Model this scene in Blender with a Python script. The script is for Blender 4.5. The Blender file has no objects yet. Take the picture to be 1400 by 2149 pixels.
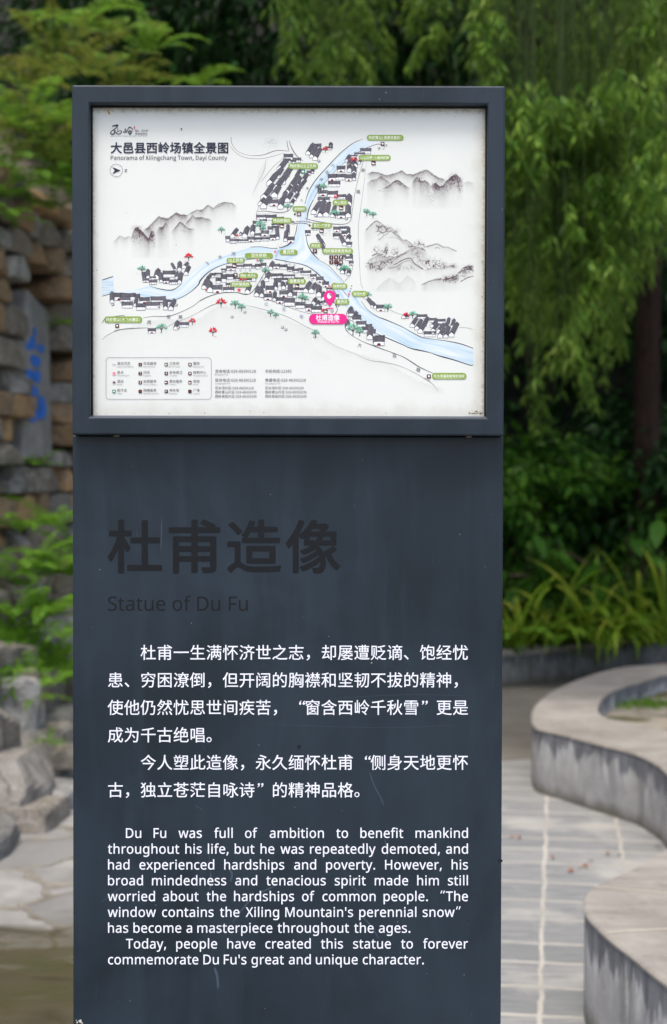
import bpy, bmesh, math, random, os
import numpy as np
from mathutils import Vector, Matrix, Euler
R = math.radians
rng = np.random.default_rng(7)
random.seed(7)
SC = bpy.context.scene
COL = SC.collection

# ------------------------------------------------------------------ camera
CAM_H, F_PX, PITCH, ROLL = 1.55, 3307.0, R(1.2), R(0.13)
cam_d = bpy.data.cameras.new('camera')
cam = bpy.data.objects.new('camera', cam_d)
COL.objects.link(cam)
cam_d.sensor_fit = 'VERTICAL'
cam_d.sensor_height = 36.0
cam_d.lens = 36.0 * F_PX / 2149.0
cam_d.clip_start, cam_d.clip_end = 0.05, 500.0
CAM_R = Euler((math.pi / 2 - PITCH, 0, 0)).to_matrix() @ Matrix.Rotation(ROLL, 3, 'Z')
cam.matrix_world = Matrix.Translation((0, 0, CAM_H)) @ CAM_R.to_4x4()
cam_d.dof.use_dof = True
cam_d.dof.focus_distance = 2.19
cam_d.dof.aperture_fstop = 5.6
SC.camera = cam

# ------------------------------------------------------------------ sky, sun, exposure
SUN_EL, SUN_AZ = R(70), R(200)          # azimuth from +Y, clockwise: behind the camera, a little left
world = bpy.data.worlds.new("World")
SC.world = world
world.use_nodes = True
wn = world.node_tree
bg = wn.nodes['Background']
sky = wn.nodes.new('ShaderNodeTexSky')
sky.sky_type = 'NISHITA'
sky.sun_disc = False
sky.sun_elevation = SUN_EL
sky.sun_rotation = SUN_AZ
sky.air_density = 1.0
sky.dust_density = 4.5
sky.ozone_density = 0.6
wn.links.new(sky.outputs[0], bg.inputs['Color'])
bg.inputs['Strength'].default_value = 0.13
sun_d = bpy.data.lights.new('sun', 'SUN')
sun_d.energy = 1.2
sun_d.angle = R(14)
sun_d.color = (1.0, 0.975, 0.925)
sun = bpy.data.objects.new('sun', sun_d)
COL.objects.link(sun)
sd = Vector((math.sin(SUN_AZ) * math.cos(SUN_EL), math.cos(SUN_AZ) * math.cos(SUN_EL), math.sin(SUN_EL)))
sun.rotation_euler = sd.to_track_quat('Z', 'Y').to_euler()
sun.location = (-2, -4, 8)
SC.view_settings.view_transform = 'Standard'
SC.view_settings.look = 'None'
SC.view_settings.exposure = 1.08
SC.view_settings.gamma = 1.0
SC.cycles.use_denoising = True
SC.cycles.denoising_prefilter = 'ACCURATE'
SC.render.filter_size = 1.2
SC.cycles.max_bounces = 6
SC.cycles.diffuse_bounces = 3
SC.cycles.transparent_max_bounces = 4

# ------------------------------------------------------------------ helpers
RM = np.array(CAM_R)
def ray(px, py):
    px = np.asarray(px, float); py = np.asarray(py, float)
    d = np.stack([(px - 700.0) / F_PX, -(py - 1074.5) / F_PX, -np.ones_like(px)], -1)
    return d @ RM.T
def atY(px, py, Y):                       # point of the photo ray on the vertical plane y = Y
    d = ray(px, py); t = Y / d[..., 1]
    return np.array([0, 0, CAM_H]) + d * t[..., None]
def atZ(px, py, Z=0.0):                   # point of the photo ray on the level z = Z
    d = ray(px, py); t = (Z - CAM_H) / d[..., 2]
    return np.array([0, 0, CAM_H]) + d * t[..., None]
def lin(r, g, b):
    f = lambda c: (c / 255 / 12.92) if c / 255 <= .04045 else ((c / 255 + .055) / 1.055) ** 2.4
    return (f(r), f(g), f(b), 1.0)

def worldloc(o):
    v = Vector((0, 0, 0))
    while o is not None:
        v = v + o.location; o = o.parent
    return v
def tag(o, label=None, cat=None, group=None, kind=None):
    if label: o['label'] = label
    if cat: o['category'] = cat
    if group: o['group'] = group
    if kind: o['kind'] = kind
    return o
def empty(name, loc, label=None, cat=None, group=None):
    o = bpy.data.objects.new(name, None); COL.objects.link(o)
    o.location = loc; o.empty_display_size = .1
    return tag(o, label, cat, group)
def mobj(name, V, Fc, mats, parent=None, midx=None, smooth=False, loc=None):
    """vertices in world space; stored relative to the thing they belong to"""
    V = np.asarray(V, float).reshape(-1, 3)
    off = np.array(worldloc(parent)) if parent is not None else np.zeros(3)
    if loc is not None: off = off + np.array(loc)
    me = bpy.data.meshes.new(name)
    Fc = Fc.tolist() if isinstance(Fc, np.ndarray) else Fc
    me.from_pydata((V - off).tolist(), [], Fc)
    if not isinstance(mats, (list, tuple)): mats = [mats]
    for m in mats: me.materials.append(m)
    if midx is not None: me.polygons.foreach_set('material_index', np.asarray(midx, dtype=np.int32))
    if smooth: me.polygons.foreach_set('use_smooth', np.ones(len(me.polygons), dtype=bool))
    me.update()
    o = bpy.data.objects.new(name, me); COL.objects.link(o)
    if parent is not None: o.parent = parent
    if loc is not None: o.location = loc
    return o
def copy_tree(o, parent=None):
    c = o.copy(); COL.objects.link(c)
    c.parent = parent
    for ch in list(o.children): copy_tree(ch, c)
    return c

class MB:
    def __init__(s): s.V = []; s.F = []; s.M = []; s.n = 0
    def add(s, V, F, m=0):
        V = np.asarray(V, float).reshape(-1, 3)
        s.V.append(V); s.F += [[i + s.n for i in f] for f in F]; s.M += [m] * len(F); s.n += len(V)
    def box(s, x0, x1, y0, y1, z0, z1, m=0):
        V = [(x0,y0,z0),(x1,y0,z0),(x1,y1,z0),(x0,y1,z0),(x0,y0,z1),(x1,y0,z1),(x1,y1,z1),(x0,y1,z1)]
        s.add(V, [[0,3,2,1],[4,5,6,7],[0,1,5,4],[1,2,6,5],[2,3,7,6],[3,0,4,7]], m)
    def tube(s, pts, rad, n=8, m=0):
        pts = np.asarray(pts, float); k = len(pts)
        rad = np.broadcast_to(np.asarray(rad, float), (k,))
        T = np.gradient(pts, axis=0); T /= np.linalg.norm(T, axis=1)[:, None] + 1e-9
        up = np.array([0.31, 0.95, 0.07])
        A = np.cross(T, up); A /= np.linalg.norm(A, axis=1)[:, None] + 1e-9
        B = np.cross(T, A)
        th = np.linspace(0, 2 * np.pi, n, endpoint=False)
        V = (pts[:, None] + rad[:, None, None] * (np.cos(th)[None, :, None] * A[:, None] + np.sin(th)[None, :, None] * B[:, None])).reshape(-1, 3)
        F = [[i*n+j, i*n+(j+1)%n, (i+1)*n+(j+1)%n, (i+1)*n+j] for i in range(k-1) for j in range(n)]
        F.append(list(range((k-1)*n, k*n)))
        s.add(V, F, m)
    def obj(s, name, mats, parent=None, smooth=False, loc=None):
        return mobj(name, np.concatenate(s.V), s.F, mats, parent, s.M, smooth, loc)

def bevel(o, w, seg=2):
    md = o.modifiers.new('bevel', 'BEVEL'); md.width = w; md.segments = seg; md.limit_method = 'ANGLE'
    md.harden_normals = False
    return o
def catmull(P, n=8):
    P = np.asarray(P, float); out = []
    Q = np.vstack([2*P[0]-P[1], P, 2*P[-1]-P[-2]])
    for i in range(1, len(Q)-2):
        p0, p1, p2, p3 = Q[i-1], Q[i], Q[i+1], Q[i+2]
        for t in np.linspace(0, 1, n, endpoint=False):
            out.append(.5*((2*p1)+(-p0+p2)*t+(2*p0-5*p1+4*p2-p3)*t*t+(-p0+3*p1-3*p2+p3)*t**3))
    out.append(P[-1])
    return np.array(out)
def resample(P, n):
    P = np.asarray(P, float)
    s = np.r_[0, np.cumsum(np.linalg.norm(np.diff(P, axis=0), axis=1))]
    t = np.linspace(0, s[-1], n)
    return np.stack([np.interp(t, s, P[:, k]) for k in range(P.shape[1])], -1)
def vnoise(x, y, seed=0, oct=4):          # cheap value noise, 0..1
    def h(i, j, s):
        n = np.sin(i * 127.1 + j * 311.7 + s * 74.7) * 43758.5453
        return n - np.floor(n)
    r = 0; a = .5; tot = 0
    for o in range(oct):
        i = np.floor(x); j = np.floor(y); u = x - i; v = y - j
        u = u*u*(3-2*u); v = v*v*(3-2*v)
        r = r + a*((h(i,j,seed+o)*(1-u)+h(i+1,j,seed+o)*u)*(1-v)+(h(i,j+1,seed+o)*(1-u)+h(i+1,j+1,seed+o)*u)*v)
        tot += a; a *= .5; x = x*2.03; y = y*2.03
    return r / tot

# ------------------------------------------------------------------ node material helper
class Mat:
    def __init__(s, name, rough=.6, color=(.5,.5,.5,1), spec=.5):
        s.m = bpy.data.materials.new(name); s.m.use_nodes = True
        s.t = s.m.node_tree; s.b = s.t.nodes['Principled BSDF']; s.o = s.t.nodes['Material Output']
        s.b.inputs['Roughness'].default_value = rough
        s.b.inputs['Base Color'].default_value = color
        s.b.inputs['Specular IOR Level'].default_value = spec
    def n(s, typ, **kw):
        nd = s.t.nodes.new(typ)
        for k, v in kw.items():
            if hasattr(nd, k): setattr(nd, k, v)
        return nd
    def link(s, a, b): s.t.links.new(a, b)
    def inp(s, sock, v):
        if hasattr(v, 'is_linked'): s.link(v, sock)
        else: sock.default_value = v
    def obj(s, scale=(1,1,1), rot=(0,0,0), loc=(0,0,0)):
        tc = s.n('ShaderNodeTexCoord'); mp = s.n('ShaderNodeMapping')
        mp.inputs['Scale'].default_value = scale; mp.inputs['Rotation'].default_value = rot; mp.inputs['Location'].default_value = loc
        s.link(tc.outputs['Object'], mp.inputs['Vector']); return mp.outputs[0]
    def noise(s, vec, scale, detail=4, rough=.55, dist=0, out='Fac'):
        nd = s.n('ShaderNodeTexNoise'); s.link(vec, nd.inputs['Vector'])
        nd.inputs['Scale'].default_value = scale; nd.inputs['Detail'].default_value = detail
        nd.inputs['Roughness'].default_value = rough; nd.inputs['Distortion'].default_value = dist
        return nd.outputs[out]
    def ramp(s, fac, stops, interp='LINEAR'):
        nd = s.n('ShaderNodeValToRGB'); s.link(fac, nd.inputs[0]); cr = nd.color_ramp; cr.interpolation = interp
        while len(cr.elements) < len(stops): cr.elements.new(.5)
        for e, (p, c) in zip(cr.elements, stops):
            e.position = p; e.color = c if len(c) == 4 else (*c, 1)
        return nd.outputs[0]
    def rng(s, v, a, b, c=0., d=1., smooth=True):
        nd = s.n('ShaderNodeMapRange'); nd.interpolation_type = 'SMOOTHSTEP' if smooth else 'LINEAR'
        s.inp(nd.inputs[0], v)
        for i, q in zip((1,2,3,4), (a,b,c,d)): nd.inputs[i].default_value = q
        return nd.outputs[0]
    def math(s, op, a, b=0., c=0.):
        nd = s.n('ShaderNodeMath', operation=op); s.inp(nd.inputs[0], a); s.inp(nd.inputs[1], b); s.inp(nd.inputs[2], c)
        return nd.outputs[0]
    def mix(s, fac, a, b, blend='MIX'):
        nd = s.n('ShaderNodeMix', data_type='RGBA', blend_type=blend)
        s.inp(nd.inputs[0], fac); s.inp(nd.inputs[6], a); s.inp(nd.inputs[7], b); return nd.outputs[2]
    def sep(s, vec):
        nd = s.n('ShaderNodeSeparateXYZ'); s.link(vec, nd.inputs[0]); return nd.outputs
    def island(s): return s.n('ShaderNodeNewGeometry').outputs['Random Per Island']
    def bump(s, h, strength=.3, dist=.01):
        nd = s.n('ShaderNodeBump'); s.link(h, nd.inputs['Height']); nd.inputs['Strength'].default_value = strength; nd.inputs['Distance'].default_value = dist
        s.link(nd.outputs[0], s.b.inputs['Normal'])
    def base(s, c): s.inp(s.b.inputs['Base Color'], c)
    def rough(s, c): s.inp(s.b.inputs['Roughness'], c)

def flat(name, c, rough=.6, spec=.3):
    M = Mat(name, rough, c, spec); v = M.obj()
    n = M.noise(v, 60, 3)
    M.base(M.mix(M.rng(n, .3, .7), tuple(q*.93 for q in c[:3])+(1,), tuple(min(1, q*1.05) for q in c[:3])+(1,)))
    return M.m
_inks = {}
def ink(r, g, b):
    k = (r, g, b)
    if k not in _inks: _inks[k] = flat('print_ink_%d_%d_%d' % k, lin(*k), .45)
    return _inks[k]

# ------------------------------------------------------------------ materials of the sign
def make_paint():
    M = Mat('slate_grey_paint', .38, spec=.45)
    v = M.obj()
    big = M.noise(v, 3.2, 5, .6, .6)
    vs = M.obj((9, 9, 1.3)); streak = M.noise(vs, 2.2, 5, .6, .8)
    fine = M.noise(v, 240, 2)
    c = M.mix(M.rng(big, .36, .62), lin(16, 30, 40), lin(27, 42, 54))
    c = M.mix(M.math('MULTIPLY', M.rng(streak, .42, .72), .45), c, lin(37, 52, 63))
    c = M.mix(M.math('MULTIPLY', M.rng(M.noise(v, 7, 6, .65, 1.2), .62, .78), .5), c, lin(20, 28, 33))
    # wiped smears and hair scratches, thinner than the smears
    va = M.obj((60, 60, 3.5), (0, R(24), 0)); s1 = M.rng(M.noise(va, 1.6, 3, .5, .4), .68, .8)
    vb = M.obj((110, 110, 5), (0, R(-33), 0)); s2 = M.rng(M.noise(vb, 1.7, 2, .5, .3), .7, .78)
    mask = M.rng(M.noise(v, 4.0, 2), .55, .7)
    sc = M.math('MULTIPLY', M.math('MULTIPLY', M.math('MAXIMUM', s1, s2), mask), .32)
    c = M.mix(sc, c, lin(92, 104, 118))
    sp = M.rng(M.noise(v, 420, 1), .77, .8)
    c = M.mix(M.math('MULTIPLY', sp, .6), c, lin(125, 125, 125))
    M.base(c)
    M.rough(M.math('ADD', M.rng(big, .2, .8, .34, .5), M.math('MULTIPLY', streak, .08)))
    M.bump(fine, .06, .0006)
    return M.m
PAINT = make_paint()

# ------------------------------------------------------------------ the information totem
Y_BODY, Y_HEAD = 2.190, 2.166
Y_BOARD = Y_HEAD + .016
hl, hr = atY(151.0, 545, Y_HEAD)[0], atY(1059.0, 545, Y_HEAD)[0]
ht, hb = atY(605, 179.0, Y_HEAD)[2], atY(605, 913.5, Y_HEAD)[2]
bl, br = atY(153.0, 1530, Y_BODY)[0], atY(1054.0, 1530, Y_BODY)[0]
il, ir = atY(188.5, 545, Y_HEAD)[0], atY(1022.5, 545, Y_HEAD)[0]
it, ib = atY(605, 218.5, Y_HEAD)[2], atY(605, 875.5, Y_HEAD)[2]
BASE = ((bl+br)/2, Y_BODY + .05, 0)
totem = empty('information_totem', BASE, 'slate grey metal information totem with framed town map and white bilingual text', 'information sign')

def frame_mesh():
    """head box with a rectangular recess: outer shell, front ring and the four reveal faces"""
    m = MB(); y0, y1, yr = Y_HEAD, Y_HEAD + .125, Y_BOARD + .002
    o = [(hl, hb), (hr, hb), (hr, ht), (hl, ht)]; i = [(il, ib), (ir, ib), (ir, it), (il, it)]
    V = [(x, y0, z) for x, z in o] + [(x, y0, z) for x, z in i] + [(x, yr, z) for x, z in i] + [(x, y1, z) for x, z in o]
    F = []
    for k in range(4):
        j = (k+1) % 4
        F += [[k, j, 4+j, 4+k], [4+k, 4+j, 8+j, 8+k], [k, 12+k, 12+j, j]]
    F += [[8, 9, 10, 11], [15, 14, 13, 12]]
    m.add(V, F); return m
head = frame_mesh().obj('head_frame', PAINT, totem); bevel(head, .0026, 3)
mb = MB(); mb.box(bl, br, Y_BODY, Y_BODY + .10, .055, hb + .0); body = mb.obj('body_panel', PAINT, totem); bevel(body, .0022, 3)
mb = MB(); mb.box(bl-.05, br+.05, Y_BODY-.05, Y_BODY+.15, .0, .012); mb.box(bl+.01, br-.01, Y_BODY+.01, Y_BODY+.09, .012, .055)
plinth = mb.obj('base_plate', PAINT, totem); bevel(plinth, .003, 2)
# thin black strips on three recess edges: inner shadow put into the colour
mb = MB(); g = .0022; yg = Y_BOARD - .004
for a in ((il, il+g, ib+g, it-g), (ir-g, ir, ib+g, it-g), (il, ir, it-g, it)):
    mb.box(a[0]+.0002, a[1]-.0002, yg, yg+.003, a[2]+.0002, a[3]-.0002)
mb.obj('recess_shade_strip', flat('recess_shade_black', (.012, .012, .012, 1), .7), head)
mb = MB(); mb.box(il+.0005, ir-.0005, yg, yg+.003, ib+.0003, ib+.0022)
mb.obj('bottom_bead', flat('aluminium_bead', lin(120, 124, 136), .35, .6), head)
for px in (246, 983):
    mb = MB(); p = atY(px, 914, Y_BODY)
    mb.tube([(p[0], Y_BODY-.006, hb-.0022), (p[0], Y_BODY-.006, hb+.001)], .0042, 10)
    mb.obj('screw', bpy.data.materials.get('dull_brass') or flat('dull_brass', lin(120, 108, 92), .4), head)

# ---- the print: everything below lies in thin layers on the map board
def paper_mat():
    M = Mat('map_print_paper', .5, spec=.25)
    v = M.obj(); xyz = M.sep(v)
    w, h = (ir-il), (it-ib); cx, cz = (il+ir)/2 - BASE[0], (it+ib)/2
    dl = M.math('SUBTRACT', xyz[0], il - BASE[0]); dr = M.math('SUBTRACT', ir - BASE[0], xyz[0])
    dt = M.math('SUBTRACT', it, xyz[2]); db = M.math('SUBTRACT', xyz[2], ib)
    n1 = M.noise(v, 34, 6, .65); n2 = M.noise(v, 160, 4, .7); n3 = M.noise(v, 9, 3)
    c = M.mix(M.rng(n3, .3, .7), (.765, .79, .745, 1), (.735, .76, .72, 1))
    def edge(d, width, col, amt, nn):
        nonlocal c
        e = M.rng(M.math('ADD', d, M.math('MULTIPLY', M.math('SUBTRACT', nn, .5), width*1.6)), 0., width, 1., 0.)
        c = M.mix(M.math('MULTIPLY', e, amt), c, col)
    warm = (.54, .51, .41, 1); grime = (.22, .20, .14, 1)
    edge(dr, .022, warm, .55, n1); edge(db, .026, warm, .42, n1); edge(dt, .014, warm, .5, n1); edge(dl, .012, warm, .45, n1)
    edge(dr, .0075, grime, .6, n2); edge(dt, .010, grime, .62, n2); edge(dl, .005, grime, .6, n2); edge(db, .003, grime, .35, n2)
    at = M.n('ShaderNodeAttribute', attribute_name='ink')
    c = M.mix(M.rng(n1, .55, .85, 0, .12), c, (.56, .57, .54, 1))
    ic = M.mix(M.rng(n2, .2, .8), lin(62, 36, 50), lin(92, 64, 76))
    c = M.mix(at.outputs['Fac'], c, ic)
    M.base(c); M.rough(M.rng(n1, .2, .8, .42, .6)); return M.m
PAPER = paper_mat()
board = mobj('map_board', [(il+.0004, Y_BOARD, ib+.0004), (ir-.0004, Y_BOARD, ib+.0004), (ir-.0004, Y_BOARD, it-.0004), (il+.0004, Y_BOARD, it-.0004),
                           (il+.0004, Y_BOARD+.0015, ib+.0004), (ir-.0004, Y_BOARD+.0015, ib+.0004), (ir-.0004, Y_BOARD+.0015, it-.0004), (il+.0004, Y_BOARD+.0015, it-.0004)],
             [[0,1,2,3],[0,4,5,1],[2,6,7,3],[1,5,6,2],[3,7,4,0]], PAPER, totem)

class Sheet:
    """flat printed shapes given in photo pixels, laid on the plane y = yp"""
    def __init__(s, yp): s.yp = yp; s.V = []; s.F = []; s.mats = []; s.M = []; s.n = 0
    def poly(s, P, col, d=0.):
        m = ink(*col); 
        if m not in s.mats: s.mats.append(m)
        P = np.asarray(P, float)
        W = atY(P[:, 0], P[:, 1], s.yp - d)
        a = np.sum(P[:, 0]*np.roll(P[:, 1], -1) - np.roll(P[:, 0], -1)*P[:, 1])
        idx = list(range(s.n, s.n+len(P)))
        if a > 0: idx = idx[::-1]
        s.V.append(W); s.F.append(idx); s.M.append(s.mats.index(m)); s.n += len(P)
    def raw(s, P, F, col, d=0.):
        m = ink(*col)
        if m not in s.mats: s.mats.append(m)
        P = np.asarray(P, float)
        s.V.append(atY(P[:, 0], P[:, 1], s.yp - d)); s.F += [[i+s.n for i in f] for f in F]; s.M += [s.mats.index(m)]*len(F); s.n += len(P)
    def stroke(s, P, w, col, d=0., smooth=6, taper=True):
        P = catmull(P, smooth) if len(P) > 2 and smooth else np.asarray(P, float)
        k = len(P); T = np.gradient(P, axis=0); T /= np.linalg.norm(T, axis=1)[:, None] + 1e-9
        N = np.stack([-T[:, 1], T[:, 0]], -1)
        if np.ndim(w): ww = np.interp(np.linspace(0, 1, k), np.linspace(0, 1, len(w)), w)
        else:
            ww = np.full(k, float(w))
            if taper: ww = ww*np.clip(np.minimum(np.arange(k), np.arange(k)[::-1])/max(1, k*.15)+.35, 0, 1)
        A = P + N*ww[:, None]/2; B = P - N*ww[:, None]/2
        s.raw(np.vstack([A, B]), [[i, i+1, k+i+1, k+i] for i in range(k-1)], col, d)
    def rrect(s, x0, y0, x1, y1, r, col, d=0.):
        P = []
        for cx, cy, a in ((x1-r, y0+r, -90), (x1-r, y1-r, 0), (x0+r, y1-r, 90), (x0+r, y0+r, 180)):
            for t in np.linspace(a, a+90, 7): P.append((cx+r*math.cos(R(t)), cy+r*math.sin(R(t))))
        s.poly(P, col, d)
    def disc(s, x, y, r, col, d=0., ry=None):
        t = np.linspace(0, 2*np.pi, 16, endpoint=False); s.poly(np.stack([x+r*np.cos(t), y+(ry or r)*np.sin(t)], -1), col, d)
    def obj(s, name, parent): return mobj(name, np.concatenate(s.V), s.F, s.mats, parent, s.M)

# ---- lettering
FD = bpy.utils.system_resource('DATAFILES', path='fonts')
def blender_font(f):
    try: return bpy.data.fonts.load(os.path.join(FD, f))
    except Exception: return None
FONTS = {'plain': None, 'hei': blender_font('Noto Sans CJK Regular.woff2'), 'humanist': blender_font('NotoSansMath-Regular.woff2')}
_tc = bpy.data.curves.new('lettering', 'FONT'); _to = bpy.data.objects.new('lettering', _tc); COL.objects.link(_to)
_default = _tc.font
_cache = {}; _cap = {}
def glyphs(t, font='plain', bold=0., res=4, space=1.):
    k = (t, font, res, round(space, 3))
    if k in _cache: return _cache[k]
    _tc.body = t; _tc.resolution_u = res; _tc.space_character = space
    _tc.font = FONTS[font] or _default
    bpy.context.view_layer.update()
    dg = bpy.context.evaluated_depsgraph_get()
    me = bpy.data.meshes.new_from_object(_to.evaluated_get(dg))
    V = np.empty(len(me.vertices)*3); me.vertices.foreach_get('co', V); V = V.reshape(-1, 3)[:, :2].copy()
    F = [list(p.vertices) for p in me.polygons]
    bpy.data.meshes.remove(me)
    _cache[k] = (V, F); return _cache[k]
def cap(font):
    if font not in _cap: _cap[font] = glyphs('H', font)[0][:, 1].max()
    return _cap[font]
def fat(S, P, F, col, d, r, k=8):
    """a heavier letter: the same outline laid down again, shifted by r px, each copy 1.2 micrometres further out"""
    S.raw(P, F, col, d)
    if r > .02:
        for i in range(k):
            a = 2*math.pi*(i+.5)/k
            S.raw(P+np.array([math.cos(a), math.sin(a)])*r, F, col, d+1.2e-6*(i+1))
def han(S, t, x0, base, em, col, pitch=None, bold=0., d=0., res=4, rot=0.):
    """Chinese characters one per square cell, first cell starting at x0, baseline at base (photo px)"""
    p = pitch or em
    for i, ch in enumerate(t):
        if ch == ' ': continue
        V, F = glyphs(ch, 'plain', bold, res)
        if not len(V): continue
        P = V.copy(); xoff = 0.
        if ch in '“”':
            w = P[:, 0].max()
            P[:, 0] += P[:, 1]*.16; xoff = .56 if ch == '“' else .02
            P[:, 1] += .1
        if ch == '·': xoff = .38
        P = P*em; P[:, 0] += xoff*em
        if rot:
            c = np.array([.5*em, .38*em]); a = R(rot); Q = P - c
            P = np.stack([Q[:, 0]*math.cos(a)-Q[:, 1]*math.sin(a), Q[:, 0]*math.sin(a)+Q[:, 1]*math.cos(a)], -1) + c
        fat(S, np.stack([x0+i*p+P[:, 0], base-P[:, 1]], -1), F, col, d, bold*em, 8 if em > 11 else 4)
def latin(S, t, x0, base, caph, col, font='hei', x1=None, bold=0., d=0., res=3, space=1., anchor=0.):
    V, F = glyphs(t, font, bold, res, space)
    if not len(V): return 0
    P = V*(caph/cap(font)); a, b = P[:, 0].min(), P[:, 0].max(); X = P[:, 0]-a
    w = b-a
    if x1 is not None: X = X*((x1-x0)/w); w = x1-x0
    fat(S, np.stack([x0-anchor*w+X, base-P[:, 1]], -1), F, col, d, bold*caph*1.4, 6 if caph > 10 else 4)
    return w

# body lettering (sub-parts of the body panel), laid 0.15 mm proud of the paint
S = Sheet(Y_BODY-.0002)
H_COL = (15, 19, 24)
for i, ch in enumerate('杜甫造像'): han(S, ch, 224.5+i*124.4, 1192, 118.5, H_COL, bold=.019, res=8)
S.obj('heading_lettering', body)
S = Sheet(Y_BODY-.0002); latin(S, 'Statue of Du Fu', 226.5, 1281.5, 29.5, (18, 20, 23), 'humanist', x1=520, res=6, bold=.002)
S.obj('subtitle_lettering', body)
S = Sheet(Y_BODY-.0002); W = (238, 240, 248); pit = 34.48
for t, row in (('　　杜甫一生满怀济世之志，却屡遭贬谪、饱经忧', 0), ('患、穷困潦倒，但开阔的胸襟和坚韧不拔的精神，', 1), ('使他仍然忧思世间疾苦，“窗含西岭千秋雪”更是', 2),
               ('成为千古绝唱。', 3), ('　　今人塑此造像，永久缅怀杜甫“侧身天地更怀', 4), ('古，独立苍茫自咏诗”的精神品格。', 5)):
    han(S, t.replace('　', ' '), 225.3, 1382.2+row*57.7, 34.2, W, pitch=pit, bold=.0045, res=5)
S.obj('chinese_paragraph', body)
S = Sheet(Y_BODY-.0002)
def measure(w, sp):
    V, F = glyphs(w, 'humanist', .011, 4, sp); return np.ptp(V[:, 0])*19.2/cap('humanist')
m1, m2 = measure('throughout', 1.), measure('throughout', 1.2)
SP = float(np.clip(1.+.2*(149.5-m1)/(m2-m1), .9, 1.4))
ENG = [('Du Fu was full of ambition to benefit mankind', 264.5, 982), ('throughout his life, but he was repeatedly demoted, and', 226.5, 982),
       ('had experienced hardships and poverty. However, his', 227, 982), ('broad mindedness and tenacious spirit made him still', 227, 982),
       ('worried about the hardships of common people. “The', 226.5, 982), ("window contains the Xiling Mountain's perennial snow”", 226.5, 967),
       ('has become a masterpiece throughout the ages.', 227, 861), ('Today, people have created this statue to forever', 264.5, 982),
       ("commemorate Du Fu's great and unique character.", 227, 889.5)]
for r, (t, x0, x1) in enumerate(ENG):
    ws = t.split(' '); wd = []
    for w in ws:
        q = w.replace('“', '').replace('”', ''); wd.append(measure(q, SP) + (13 if q != w else 0))
    gap = (x1-x0-sum(wd))/(len(ws)-1); extra = 8 if r == 4 else 0; gap -= extra/(len(ws)-1)
    x = x0; base = 1758.3+33.17*r
    for w, ww in zip(ws, wd):
        q = w.replace('“', '').replace('”', '')
        if w[0] == '“':
            x += extra
            for k in (0, 5.5): S.poly([(x+k+1, base-16), (x+k+3.4, base-16), (x+k+5.6, base-22), (x+k+3.4, base-22)], W)
            x += 13
        latin(S, q, x, base, 20., W, 'humanist', x1=x+measure(q, SP), bold=.0075, res=4, space=SP)
        x += measure(q, SP)
        if w[-1] == '”':
            for k in (0, 5.5): S.poly([(x+k+3, base-15.5), (x+k+5, base-15.5), (x+k+7.4, base-22), (x+k+5, base-22)], W)
            x += 13
        x += gap
S.obj('english_paragraph', body)
# chipped paint, insect droppings and scuffs on the panel
S = Sheet(Y_BODY-.0002)
def blotch(S, x, y, r, col, d=0., n=9, ex=1., rot=0.):
    t = np.linspace(0, 2*np.pi, n, endpoint=False); rr = r*(.6+.6*rng.random(n))
    a, b = rr*np.cos(t)*ex, rr*np.sin(t); c, s = math.cos(R(rot)), math.sin(R(rot))
    S.poly(np.stack([x+a*c-b*s, y+a*s+b*c], -1), col, d)
for x, y, r in ((168, 2143, 3.6), (162, 2146, 2), (172, 2147, 2), (160, 2141, 1.2)): blotch(S, x, y, r, (205, 200, 190))
for x, y, r, c in ((628, 1568, 5, (24, 29, 33)), (780, 1391, 2, (150, 145, 130)), (482, 1100, 2.5, (36, 44, 52)), (974, 2046, 1.6, (120, 115, 80)), (1050, 1806, 5, (26, 31, 36)), (983, 1932, 2, (26, 32, 38)), (1011, 1655, 1.2, (20, 24, 28))): blotch(S, x, y, r, c)
for _ in range(26): blotch(S, rng.uniform(165, 1045), rng.uniform(940, 2140), rng.uniform(.5, 1.1), (140, 146, 152))
S.obj('paint_chips', body)
S = Sheet(Y_BODY-.0001)
SCR = (64, 76, 90)
for P, w in (([(776, 1620), (784, 1645), (796, 1668), (806, 1690)], 2.2), ([(488, 1935), (520, 1895), (545, 1875), (575, 1860)], 3.), ([(441, 1830), (444, 1850), (440, 1868)], 2.6), ([(482, 1825), (487, 1835), (484, 1850)], 4.5), ([(458, 2075), (456, 2050), (450, 2030)], 5.),
             ([(806, 1755), (812, 1785), (812, 1800)], 1.6), ([(762, 1925), (780, 1945), (795, 1970)], 2.8), ([(722, 1850), (760, 1875), (785, 1893)], 1.6), ([(210, 1895), (250, 1865), (262, 1855)], 1.4), ([(425, 1445), (432, 1462)], 1.6), ([(424, 1558), (430, 1575)], 1.4),
             ([(410, 1690), (425, 1700)], 4.), ([(395, 1775), (385, 1795)], 1.3), ([(425, 1775), (440, 1800), (432, 1815)], 1.2), ([(700, 1465), (850, 1458), (980, 1460)], .7), ([(560, 1520), (800, 1527), (960, 1522)], .6)):
    S.stroke(P, w, SCR)
S.obj('scratches', body)
S = Sheet(Y_HEAD-.0001)
for _ in range(34):
    x = rng.uniform(155, 1055); y = rng.uniform(183, 908)
    if 186 < x < 1025 and 214 < y < 878: continue
    blotch(S, x, y, rng.uniform(.5, 1.2), (150, 158, 166))
S.obj('paint_specks', head)

# ------------------------------------------------------------------ the printed map
B0 = Y_BOARD
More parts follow.
